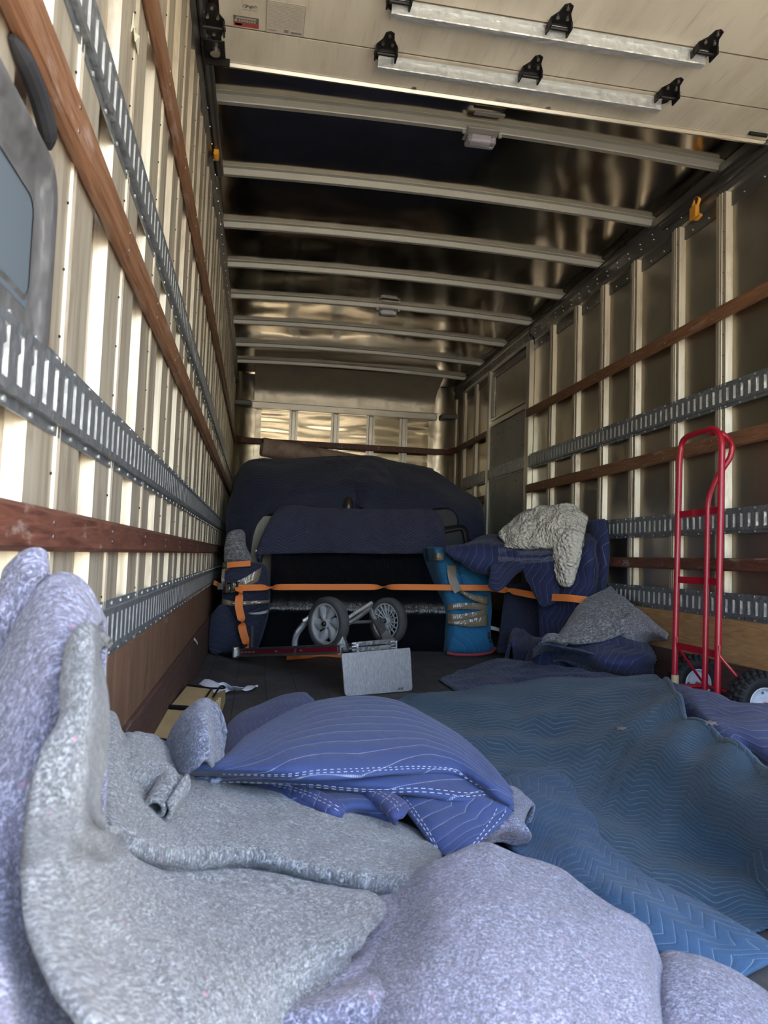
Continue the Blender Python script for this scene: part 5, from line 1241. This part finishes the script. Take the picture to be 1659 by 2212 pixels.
# ---- dark blue hem and orange strap end between teal and felt
r1 = rp((1010, 1790, .03), (1080, 1838, .03), (1150, 1872, .03), (1240, 1915, .03)); r2 = rp((1000, 1815, .02), (1060, 1860, .02), (1140, 1900, .02), (1220, 1945, .01))
o, G, N = blanket([r1, [a.lerp(b, .5)+Vector((0, 0, .008)) for a, b in zip(r1, r2)], r2], ROYAL, 'strip of royal blue pad showing between the teal pad and the lavender felt', nu=50, nv=14)
hem_threads(o, G, N, [(3, 2+s*20) for s in [i/20 for i in range(21)]], offs=(0, 2))
bm = bmesh.new(); strip(bm, [Pz(1066, 1842, .045), Pz(1095, 1850, .05), Pz(1135, 1868, .03)], (.3, 1, 0), .035, .003)
tag(obj('strap_end', bm, ORANGE), 'short end of orange webbing between the teal pad and lavender felt', 'strap')

# ---- foreground lavender felts
k1 = rp((560, 1880, .02), (700, 1905, .04), (850, 1905, .10), (950, 1868, .155), (1040, 1832, .155), (1110, 1862, .15), (1200, 1890, .15), (1290, 1948, .15), (1370, 1992, .14), (1400, 2030, .11))
k2 = rp((560, 1960, .05), (690, 1975, .08), (850, 1965, .145), (950, 1930, .195), (1050, 1905, .195), (1130, 1930, .19), (1215, 1965, .18), (1300, 2015, .17), (1378, 2060, .145), (1408, 2090, .10))
k3 = rp((540, 2060, .09), (680, 2065, .12), (850, 2055, .18), (950, 2030, .215), (1050, 2020, .215), (1140, 2035, .205), (1225, 2065, .19), (1310, 2105, .17), (1385, 2145, .14), (1416, 2165, .09))
k4 = rp((520, 2170, .12), (680, 2170, .155), (850, 2160, .21), (950, 2150, .22), (1050, 2145, .22), (1140, 2155, .21), (1225, 2180, .19), (1310, 2215, .17), (1390, 2240, .13), (1425, 2250, .08))
k5 = rp((500, 2330, .15), (680, 2330, .18), (850, 2330, .20), (950, 2330, .21), (1050, 2330, .21), (1140, 2330, .2), (1225, 2340, .18), (1310, 2350, .16), (1390, 2350, .12), (1430, 2350, .07))
edge_r = lambda p: Vector((p.x+.02, p.y, .01))
rows = [low(k1, .01, dy=.10), k1, k2, k3, k4, k5]
blanket([r+[Vector((r[-1].x+.03, r[-1].y, .012))] for r in rows], FELT_L, 'big lavender felt pad humped across the foreground, lower right of the blue quilt', nu=150, nv=120, amp=.010, fs=5, amp2=.0015, fs2=30, seed=50, th=.012)
l1 = rp((1395, 2120, .03), (1430, 2062, .06), (1480, 2064, .065), (1540, 2080, .06), (1600, 2112, .055), (1665, 2160, .05), (1760, 2240, .04))
l2 = rp((1400, 2170, .05), (1440, 2130, .085), (1500, 2125, .09), (1560, 2145, .085), (1620, 2180, .075), (1680, 2220, .06), (1780, 2300, .05))
l3 = rp((1400, 2330, .06), (1450, 2300, .08), (1510, 2290, .08), (1580, 2300, .08), (1640, 2320, .07), (1700, 2340, .06), (1800, 2380, .05))
blanket([low(l1, .006, dy=.04), l1, l2, l3], FELT_L, 'lavender felt pad in the lower right corner, on bare floor', nu=90, nv=70, amp=.006, fs=6, seed=51, th=.010)
# folds below the grey lobe
m1 = rp((700, 1880, 0.070), (790, 1886, 0.095), (866, 1908, 0.115), (880, 1925, 0.115)); m2 = rp((640, 1960, 0.100), (760, 1960, 0.125), (850, 1962, 0.145), (872, 1975, 0.140)); m3 = rp((560, 2080, 0.120), (690, 2070, 0.150), (800, 2040, 0.165), (876, 2020, 0.155)); m4 = rp((480, 2210, 0.130), (620, 2175, 0.155), (740, 2122, 0.175), (870, 2060, 0.160)); m5 = rp((480, 2250, 0.100), (630, 2200, 0.130), (750, 2140, 0.150), (872, 2080, 0.130))
blanket([[p-Vector((0, 0, 0)) for p in r] for r in (m1, m2, m3, m4, m5)], FELT_L, 'lavender felt fold showing right below the tip of the big grey felt', nu=80, nv=80, amp=.008, fs=7, seed=52)
m1 = rp((560, 2190, 0.160), (680, 2150, 0.170), (790, 2105, 0.175), (850, 2085, 0.165)); m2 = rp((560, 2215, 0.180), (700, 2180, 0.200), (800, 2140, 0.200), (862, 2120, 0.185)); m3 = rp((560, 2260, 0.160), (720, 2215, 0.190), (810, 2190, 0.200), (870, 2175, 0.180)); m4 = rp((540, 2340, 0.120), (720, 2300, 0.150), (820, 2280, 0.160), (880, 2270, 0.150))
blanket([m1, m2, m3, m4], FELT_L, 'lower lavender felt roll at the bottom edge below the grey felt lobe', nu=70, nv=60, amp=.006, fs=9, seed=53)
# small lavender piece right of the blue tip
n1 = rp((1030, 1700, .08), (1080, 1698, .11), (1122, 1712, .11), (1146, 1742, .10)); n2 = rp((1030, 1760, .09), (1070, 1760, .11), (1108, 1765, .115), (1128, 1776, .10)); n3 = rp((1000, 1800, .07), (1050, 1800, .09), (1090, 1790, .10), (1144, 1800, .08)); n4 = rp((990, 1835, .04), (1040, 1828, .05), (1075, 1815, .06), (1136, 1820, .04))
blanket([low(n1, .02, dy=.04), n1, n2, n3, n4], FELT_L, 'small crumpled lavender felt corner right of the blue quilt tip', nu=50, nv=50, amp=.012, fs=14, seed=54)

# ---- far left lavender felts
a0 = yp((-120, 1500, .84), (-20, 1440, .84), (30, 1372, .83), (72, 1310, .82), (112, 1268, .81), (150, 1272, .80), (182, 1305, .79), (206, 1345, .78))
a1 = yp((-120, 1560, .78), (-20, 1500, .77), (35, 1430, .76), (80, 1368, .75), (118, 1338, .745), (152, 1342, .74), (178, 1362, .74), (196, 1384, .74))
a1b = yp((-120, 1580, .76), (-20, 1520, .75), (35, 1455, .75), (82, 1395, .745), (120, 1362, .74), (152, 1362, .74), (174, 1380, .74), (184, 1400, .74))
a2 = yp((-120, 1650, .71), (-20, 1620, .70), (35, 1570, .69), (85, 1500, .69), (120, 1458, .69), (150, 1450, .70), (165, 1462, .71), (172, 1480, .72))
a3 = yp((-120, 1850, .64), (-20, 1800, .64), (30, 1780, .645), (75, 1740, .655), (105, 1700, .67), (130, 1670, .68), (150, 1660, .69), (165, 1660, .70))
a4 = yp((-120, 2000, .59), (-20, 1980, .60), (25, 1960, .615), (65, 1930, .635), (95, 1900, .65), (125, 1880, .66), (150, 1880, .67), (170, 1880, .68))
a5 = yp((-140, 2150, .52), (-20, 2120, .54), (30, 2110, .57), (75, 2100, .60), (110, 2090, .62), (145, 2090, .64), (180, 2090, .65), (210, 2090, .66))
a6 = yp((-160, 2330, .46), (-40, 2330, .48), (40, 2330, .51), (90, 2330, .54), (140, 2330, .57), (180, 2330, .60), (220, 2330, .62), (260, 2330, .63))
blanket([back(a0, .10, dz=-.30), back(a0, .05, dz=-.03), a0, a1, a2, a3, a4, a5, a6], FELT_L, 'tall lavender felt pad heaped against the left wall in the near left corner', nu=90, nv=150, amp=.007, fs=8, seed=60, th=.012)
f0 = yp((-60, 1330, .92), (10, 1300, .90), (0, 1290, .88), (14, 1262, .86), (40, 1226, .84), (68, 1209, .83), (90, 1212, .82), (95, 1222, .81))
b0 = yp((-70, 1480, .86), (-30, 1440, .86), (10, 1400, .86), (36, 1340, .86), (58, 1290, .855), (76, 1258, .85), (88, 1238, .84), (94, 1224, .83))
f1 = yp((-100, 1350, .86), (-40, 1320, .85), (0, 1272, .84), (24, 1240, .83), (46, 1218, .825), (64, 1208, .82), (82, 1207, .82), (94, 1217, .82))
f2 = yp((-110, 1400, .82), (-50, 1370, .81), (2, 1310, .80), (28, 1275, .80), (48, 1248, .80), (66, 1232, .80), (84, 1228, .805), (93, 1232, .81))
f3 = yp((-110, 1480, .80), (-50, 1440, .80), (4, 1372, .80), (32, 1330, .80), (50, 1295, .80), (64, 1268, .805), (78, 1250, .81), (88, 1244, .82))
f4 = yp((-110, 1560, .83), (-50, 1530, .83), (6, 1450, .83), (36, 1390, .83), (50, 1340, .83), (60, 1300, .83), (70, 1275, .83), (80, 1258, .83))
blanket([back(f1, .05, dz=-.08), f1, f2, f3, f4], FELT_L, 'upturned lavender felt fin at the left edge, peaking below the dark wood rail', nu=60, nv=50, amp=.004, fs=12, seed=61, th=.014)

# ---- big grey felt
B0 = rp((150, 1372, .585), (164, 1358, .59), (180, 1350, .59), (196, 1352, .59), (206, 1372, .58))
B0 = yp((158, 1400, .70), (170, 1378, .70), (184, 1362, .70), (198, 1354, .71), (207, 1368, .72))
B1 = yp((150, 1470, .66), (162, 1450, .655), (180, 1435, .655), (196, 1425, .67), (204, 1425, .70))
B1b = yp((138, 1560, .625), (155, 1530, .62), (178, 1520, .62), (200, 1522, .63), (222, 1540, .66))
B2 = yp((92, 1640, .60), (128, 1620, .60), (165, 1615, .605), (195, 1625, .63), (217, 1650, .68))
B3 = yp((72, 1760, .585), (112, 1745, .59), (152, 1745, .60), (190, 1755, .63), (217, 1775, .70))
B3b = [Py(66, 1825, .58), Py(108, 1812, .585), Py(148, 1808, .60), Py(190, 1806, .65), Pz(250, 1806, .30), Pz(330, 1806, .215)]
B4 = [Py(62, 1885, .575), Py(112, 1880, .582), Py(160, 1878, .61), Pz(225, 1868, .335), Pz(350, 1842, .205), Pz(620, 1850, .11)]
B5 = [Py(68, 1985, .555), Py(130, 1985, .575), Py(190, 1985, .62), Pz(280, 1965, .30), Pz(460, 1925, .205), Pz(740, 1892, .125)]
B6 = [Py(100, 2075, .535), Py(170, 2080, .555), Py(240, 2080, .61), Pz(350, 2050, .285), Pz(560, 2005, .22), Pz(826, 1962, .170)]
B7 = [Py(150, 2160, .515), Py(220, 2170, .545), Py(300, 2165, .60), Pz(410, 2140, .28), Pz(590, 2080, .23), Pz(790, 2022, .185)]
B8 = [Py(215, 2260, .50), Py(270, 2250, .54), Py(350, 2235, .59), Pz(450, 2215, .265), Pz(590, 2145, .22), Pz(745, 2062, .185)]
B9 = [p+Vector((.01, .015, -.04)) for p in B8]
B0, B1, B1b, B2, B3 = [r[:3]+[r[2].lerp(r[3], .6), r[3].lerp(r[4], .3), r[4]] for r in (B0, B1, B1b, B2, B3)]
blanket([back(B0, .06, dz=-.02), B0, B1, B1b, B2, B3, B3b, B4, B5, B6, B7, B8, B9], FELT_G, 'big grey felt pad draped down from the left wall into a broad front lobe', nu=120, nv=190, amp=.006, fs=9, amp2=.0022, fs2=38, seed=70, th=.012)
# ---- second grey felt lying beneath the blue quilt
C0 = [Pz(205, 1565, .37), Pz(236, 1548, .37), Pz(262, 1590, .34), Pz(330, 1600, .29), Pz(420, 1660, .20), Pz(540, 1690, .165), Pz(700, 1720, .15), Pz(850, 1770, .13), Pz(940, 1830, .12)]
C1 = [Pz(205, 1640, .35), Pz(236, 1630, .35), Pz(275, 1660, .32), Pz(340, 1700, .26), Pz(420, 1712, .22), Pz(530, 1730, .195), Pz(680, 1765, .18), Pz(840, 1810, .155), Pz(948, 1845, .13)]
C2 = [Pz(202, 1710, .325), Pz(240, 1730, .32), Pz(285, 1752, .30), Pz(350, 1765, .26), Pz(430, 1770, .225), Pz(540, 1785, .20), Pz(680, 1815, .185), Pz(820, 1850, .165), Pz(942, 1864, .13)]
C3 = [Pz(198, 1766, .315), Pz(250, 1798, .305), Pz(300, 1822, .285), Pz(360, 1836, .26), Pz(430, 1842, .23), Pz(540, 1838, .205), Pz(650, 1866, .19), Pz(780, 1896, .17), Pz(880, 1904, .145)]
C4 = [p+Vector((0, .012, -.022)) for p in C3]; C5 = [p+Vector((0, .04, -.035)) for p in C3]
blanket([C0, C1, C2, C3, C4, C5], FELT_G, 'folded grey felt pad lying directly beneath the royal blue quilt', nu=160, nv=90, amp=.008, fs=12, amp2=.003, fs2=36, seed=71, th=.014)
# crumpled knob with curled tube
K0 = [Pz(248, 1640, .34), Pz(262, 1606, .34), Pz(300, 1590, .32), Pz(340, 1606, .30), Pz(372, 1640, .27), Pz(388, 1672, .25)]
K1 = [Pz(250, 1690, .31), Pz(270, 1650, .33), Pz(305, 1628, .325), Pz(345, 1640, .305), Pz(376, 1668, .28), Pz(388, 1690, .255)]
K2 = [Pz(262, 1738, .27), Pz(278, 1700, .305), Pz(310, 1672, .31), Pz(345, 1668, .30), Pz(372, 1690, .28), Pz(384, 1706, .255)]
K3 = [Pz(280, 1766, .24), Pz(286, 1740, .275), Pz(306, 1712, .29), Pz(340, 1700, .285), Pz(366, 1704, .27), Pz(380, 1716, .25)]
blanket([back(K0, .05, dz=-.05), K0, K1, K2, K3, [p+Vector((0, .02, -.02)) for p in K3]], FELT_G, 'crumpled grey felt knob ending in a small curled tube, left of the blue quilt', nu=60, nv=60, amp=.010, fs=18, amp2=.003, fs2=45, seed=72, th=.012)
ca = Pz(336, 1750, .285); cb = ca+Vector((.012, .075, .012)); d = (cb-ca).normalized(); s1 = d.cross(Vector((0, 0, 1))).normalized(); s2 = s1.cross(d)
rows = []
for k in range(14):
    a = k*.62-1.2; r = .009+.0010*k; rows.append([ca+d*(s*(cb-ca).length)+(s1*cos(a)+s2*sin(a))*r*(1+.25*s) for s in (0, .33, .66, 1)])
o, _, _ = cloth('curled_edge', rows, FELT_G, bpy.data.objects[-1] if False else None, nu=20, nv=70, th=.007, amp=.002, fs=30)
kn = [x for x in bpy.data.objects if x.get('label', '').startswith('crumpled grey felt knob')][0]; o.parent = kn
# blue-grey ear
e0 = rp((352, 1645, .20), (366, 1600, .235), (392, 1550, .275), (424, 1516, .30), (444, 1512, .305), (452, 1530, .30), (456, 1570, .28))
e0 = yp((352, 1645, 1.42), (366, 1600, 1.40), (392, 1550, 1.40), (420, 1520, 1.40), (438, 1514, 1.40), (448, 1526, 1.40), (452, 1560, 1.39))
e1 = yp((365, 1660, 1.36), (382, 1620, 1.34), (402, 1575, 1.33), (424, 1545, 1.33), (440, 1540, 1.33), (450, 1552, 1.335), (455, 1580, 1.34))
e2 = yp((388, 1668, 1.31), (404, 1642, 1.29), (420, 1610, 1.28), (436, 1590, 1.28), (446, 1588, 1.285), (453, 1600, 1.30), (458, 1620, 1.32))
e3 = yp((400, 1672, 1.28), (415, 1660, 1.27), (430, 1648, 1.265), (440, 1640, 1.27), (448, 1640, 1.275), (454, 1646, 1.29), (458, 1655, 1.31))
blanket([e0, e1, e2, e3], FELT_B, 'blue grey felt ear standing up between the cartons and the blue quilt', nu=50, nv=60, amp=.006, fs=16, seed=73, th=.009)
g0 = yp((432, 1513, 1.42), (452, 1512, 1.46), (472, 1530, 1.48), (484, 1556, 1.48), (486, 1580, 1.47)); g1 = yp((446, 1540, 1.41), (458, 1545, 1.46), (472, 1560, 1.48), (484, 1580, 1.475), (486, 1600, 1.46)); g2 = yp((452, 1590, 1.40), (462, 1600, 1.44), (472, 1606, 1.45), (480, 1612, 1.45), (483, 1620, 1.44)); g3 = yp((456, 1650, 1.36), (464, 1646, 1.38), (472, 1642, 1.40), (477, 1638, 1.41), (480, 1634, 1.42))
bm, _, _ = sheet_bm([g0, g1, g2, g3], nu=40, nv=50, th=.009, amp=.003, fs=16, seed=74)
er = [x for x in bpy.data.objects if x.get('label', '').startswith('blue grey felt ear')][0]
obj('inner_fold', bm, FELT_B, er)

# ---- royal blue quilt, folded in layers
t = thing('moving_blanket', 'royal blue quilted pad folded in layers on the grey felt, white double hem stitching', 'moving blanket', (.2, 1.7, .15))
s0 = rp((470, 1648, .12), (500, 1560, .14), (560, 1526, .15), (620, 1503, .16), (655, 1500, .16), (674, 1514, .15)); s1_ = rp((478, 1655, .13), (520, 1600, .17), (580, 1555, .18), (635, 1522, .18), (665, 1512, .175), (680, 1524, .16)); s2_ = rp((484, 1662, .12), (540, 1630, .16), (600, 1590, .17), (650, 1555, .17), (680, 1540, .165), (700, 1540, .15))
bm, G, N = sheet_bm([low(s0, .06, dy=.05), s0, s1_, s2_], nu=70, nv=50, th=.012, amp=.004, fs=9, amp2=.001, fs2=40, seed=80); o = obj('rear_fold', bm, ROYAL2, t)
q0 = rp((386, 1657, .245), (440, 1652, .25), (486, 1640, .255), (530, 1602, .26), (590, 1562, .265), (650, 1534, .27), (720, 1516, .275), (790, 1513, .275), (860, 1523, .27), (920, 1548, .26), (985, 1585, .245), (1040, 1638, .22), (1078, 1680, .20), (1102, 1712, .185))
q1 = rp((387, 1660, .245), (445, 1657, .25), (500, 1648, .255), (560, 1628, .262), (620, 1606, .27), (680, 1592, .275), (740, 1585, .275), (800, 1586, .272), (860, 1592, .265), (920, 1604, .255), (980, 1628, .24), (1034, 1666, .215), (1074, 1698, .20), (1103, 1720, .183))
q2 = rp((388, 1663, .24), (450, 1662, .245), (510, 1662, .25), (570, 1658, .255), (630, 1650, .26), (690, 1642, .26), (750, 1638, .258), (810, 1636, .255), (870, 1636, .25), (930, 1642, .24), (985, 1655, .225), (1034, 1682, .21), (1072, 1708, .195), (1103, 1727, .18))
q3 = rp((390, 1666, .228), (450, 1667, .232), (510, 1672, .235), (570, 1675, .238), (630, 1677, .24), (690, 1677, .24), (750, 1675, .238), (810, 1671, .235), (870, 1667, .232), (930, 1664, .225), (985, 1668, .215), (1034, 1690, .20), (1072, 1716, .19), (1103, 1735, .178))
bm, G, N = sheet_bm([back(q0, .22, dz=-.16), back(q0, .10, dz=-.03), q0, q1, q2, q3, [p+Vector((0, .012, -.008)) for p in q3]], nu=170, nv=110, th=.010, amp=.006, fs=6, amp2=.0008, fs2=30, seed=81)
o = obj('top_layer', bm, ROYAL, t)
hem_threads(o, G, N, [(87, 20+s*128) for s in [i/60 for i in range(61)]], offs=(0, -3.2), off=.0062, w=.0015, dash=.007, gap=.003)
def layer(rows, name, mat, hem=None, nu=110, nv=34, th=.009, seed=0, amp=.003, hemoff=(0, -2.4)):
    bm, G, N = sheet_bm(rows, nu=nu, nv=nv, th=th, amp=amp, fs=8, amp2=.0007, fs2=30, seed=seed); o = obj(name, bm, mat, t)
    if hem: hem_threads(o, G, N, hem, offs=hemoff, off=th*.5+.0012, w=.0017, dash=.009, gap=.0025)
    return o
# middle layer with bright double stitching
w0 = rp((388, 1680, .205), (470, 1672, .22), (560, 1668, .225), (680, 1668, .225), (800, 1664, .225), (900, 1662, .22), (990, 1672, .205), (1050, 1694, .19), (1104, 1728, .17))
w1 = rp((388, 1700, .205), (470, 1680, .21), (560, 1678, .215), (680, 1684, .215), (800, 1690, .215), (900, 1692, .21), (990, 1700, .195), (1050, 1706, .185), (1106, 1742, .165))
w2 = rp((392, 1712, .195), (470, 1686, .20), (560, 1684, .205), (680, 1695, .205), (800, 1706, .20), (900, 1712, .198), (1000, 1726, .185), (1058, 1722, .178), (1106, 1750, .16))
layer([back(w0, .1, dz=-.01), w0, w1, w2, [p+Vector((0, .015, -.007)) for p in w2]], 'middle_layer', ROYAL, [(24, 10+s*92) for s in [i/60 for i in range(61)]], seed=82, hemoff=(0, -2.6))
# looped left end
bm = bmesh.new(); L_ = [Pz(440, 1662, .235), Pz(410, 1656, .24), Pz(392, 1662, .232), Pz(384, 1674, .222), Pz(388, 1692, .208), Pz(400, 1698, .20), Pz(425, 1692, .20), Pz(445, 1680, .205)]
rowsL = [[p+Vector((-.01, .12, -.01)) for p in L_], [p+Vector((-.005, .06, 0)) for p in L_], L_]
bm, G, N = sheet_bm(rowsL, nu=60, nv=20, th=.007, amp=.001, seed=83); obj('looped_end', bm, ROYAL2, t)
bm = bmesh.new()
tube(bm, resample([Pz(432, 1692, .203), Pz(446, 1682, .212), Pz(462, 1688, .212), Pz(476, 1682, .212)], 14), [.003+.003*abs(sin(i)) for i in range(14)], 7); obj('frayed_batting', bm, flat('pale batting', (.25, .28, .38), .9), t)
# lower folded layers
x0 = rp((500, 1688, .175), (580, 1690, .18), (680, 1700, .18), (780, 1708, .18), (860, 1716, .175)); x1 = rp((540, 1708, .175), (610, 1716, .185), (690, 1742, .185), (770, 1738, .18), (850, 1742, .175)); x2 = rp((590, 1716, .165), (650, 1740, .17), (712, 1760, .17), (770, 1750, .165), (846, 1768, .16))
layer([x0, x1, x2, [p+Vector((0, .012, -.012)) for p in x2]], 'lower_layer', ROYAL, None, nu=80, nv=40, th=.014, seed=84)
y0_ = rp((480, 1690, .16), (560, 1698, .17), (640, 1712, .175), (705, 1738, .175), (722, 1748, .175)); y1_ = rp((500, 1700, .16), (575, 1712, .168), (640, 1730, .172), (700, 1754, .17), (716, 1760, .17))
y0_ = rp((560, 1690, .188), (620, 1698, .195), (680, 1712, .197), (730, 1734, .195), (742, 1748, .19)); y1_ = rp((566, 1698, .185), (620, 1712, .19), (675, 1734, .19), (712, 1752, .188), (735, 1760, .182))
layer([y0_, y1_, [p+Vector((0, .01, -.012)) for p in y1_]], 'rolled_fold', ROYAL2, [(6, 8+s*48) for s in [i/30 for i in range(31)]], nu=60, nv=24, th=.012, seed=85, hemoff=(0, 3))
z0_ = rp((750, 1694, .190), (800, 1702, .195), (850, 1720, .195), (880, 1742, .19), (868, 1760, .185)); z1_ = rp((750, 1702, .185), (795, 1716, .19), (832, 1738, .19), (850, 1758, .186), (856, 1768, .18))
layer([z0_, z1_, [p+Vector((0, .01, -.012)) for p in z1_]], 'rolled_fold', ROYAL2, [(5, 6+s*48) for s in [i/30 for i in range(31)]], nu=60, nv=24, th=.012, seed=86, hemoff=(0, 3))
# hanging triangular corner
v0 = rp((790, 1694, .190), (880, 1702, .192), (960, 1716, .188), (1040, 1728, .18), (1098, 1745, .168)); v1 = rp((850, 1722, .178), (910, 1728, .182), (970, 1735, .178), (1035, 1745, .172), (1100, 1757, .16)); v2 = rp((895, 1772, .16), (940, 1775, .165), (985, 1775, .162), (1030, 1775, .158), (1080, 1780, .15)); v3 = rp((928, 1815, .145), (958, 1815, .15), (988, 1812, .148), (1015, 1810, .145), (1048, 1808, .14)); v4 = rp((955, 1846, .132), (965, 1850, .134), (976, 1856, .134), (984, 1852, .132), (1002, 1840, .13))
o = layer([back(v0, .04), v0, v1, v2, v3, v4], 'hanging_corner', quilt('royal blue corner cotton', (.024, .046, .148), (.33, .38, .52), S=.030, A=.06, M=.14, rot=.9, sm=.85, w=.022, puff=.35), None, nu=80, nv=90, th=.009, seed=87)
bmx, G, N = sheet_bm([back(v0, .04), v0, v1, v2, v3, v4], nu=80, nv=90, th=.009, amp=.003, fs=8, amp2=.0007, fs2=30, seed=87); bmx.free()
for dd in (3, 7): bm = bmesh.new(); stitch_line(bm, G, N, [(20+s*68, dd) for s in [i/40 for i in range(41)]], off=.006, w=.0017, dash=.009, gap=.0025); obj('hem_stitching', bm, THREAD, o)
for dd in (76, 70): bm = bmesh.new(); stitch_line(bm, G, N, [(34+s*52, dd) for s in [i/40 for i in range(41)]], off=.006, w=.0017, dash=.009, gap=.0025); obj('hem_stitching', bm, THREAD, o)

# ------------------------------------------------------------------ tidy: identity-parent transforms
bpy.context.view_layer.update()
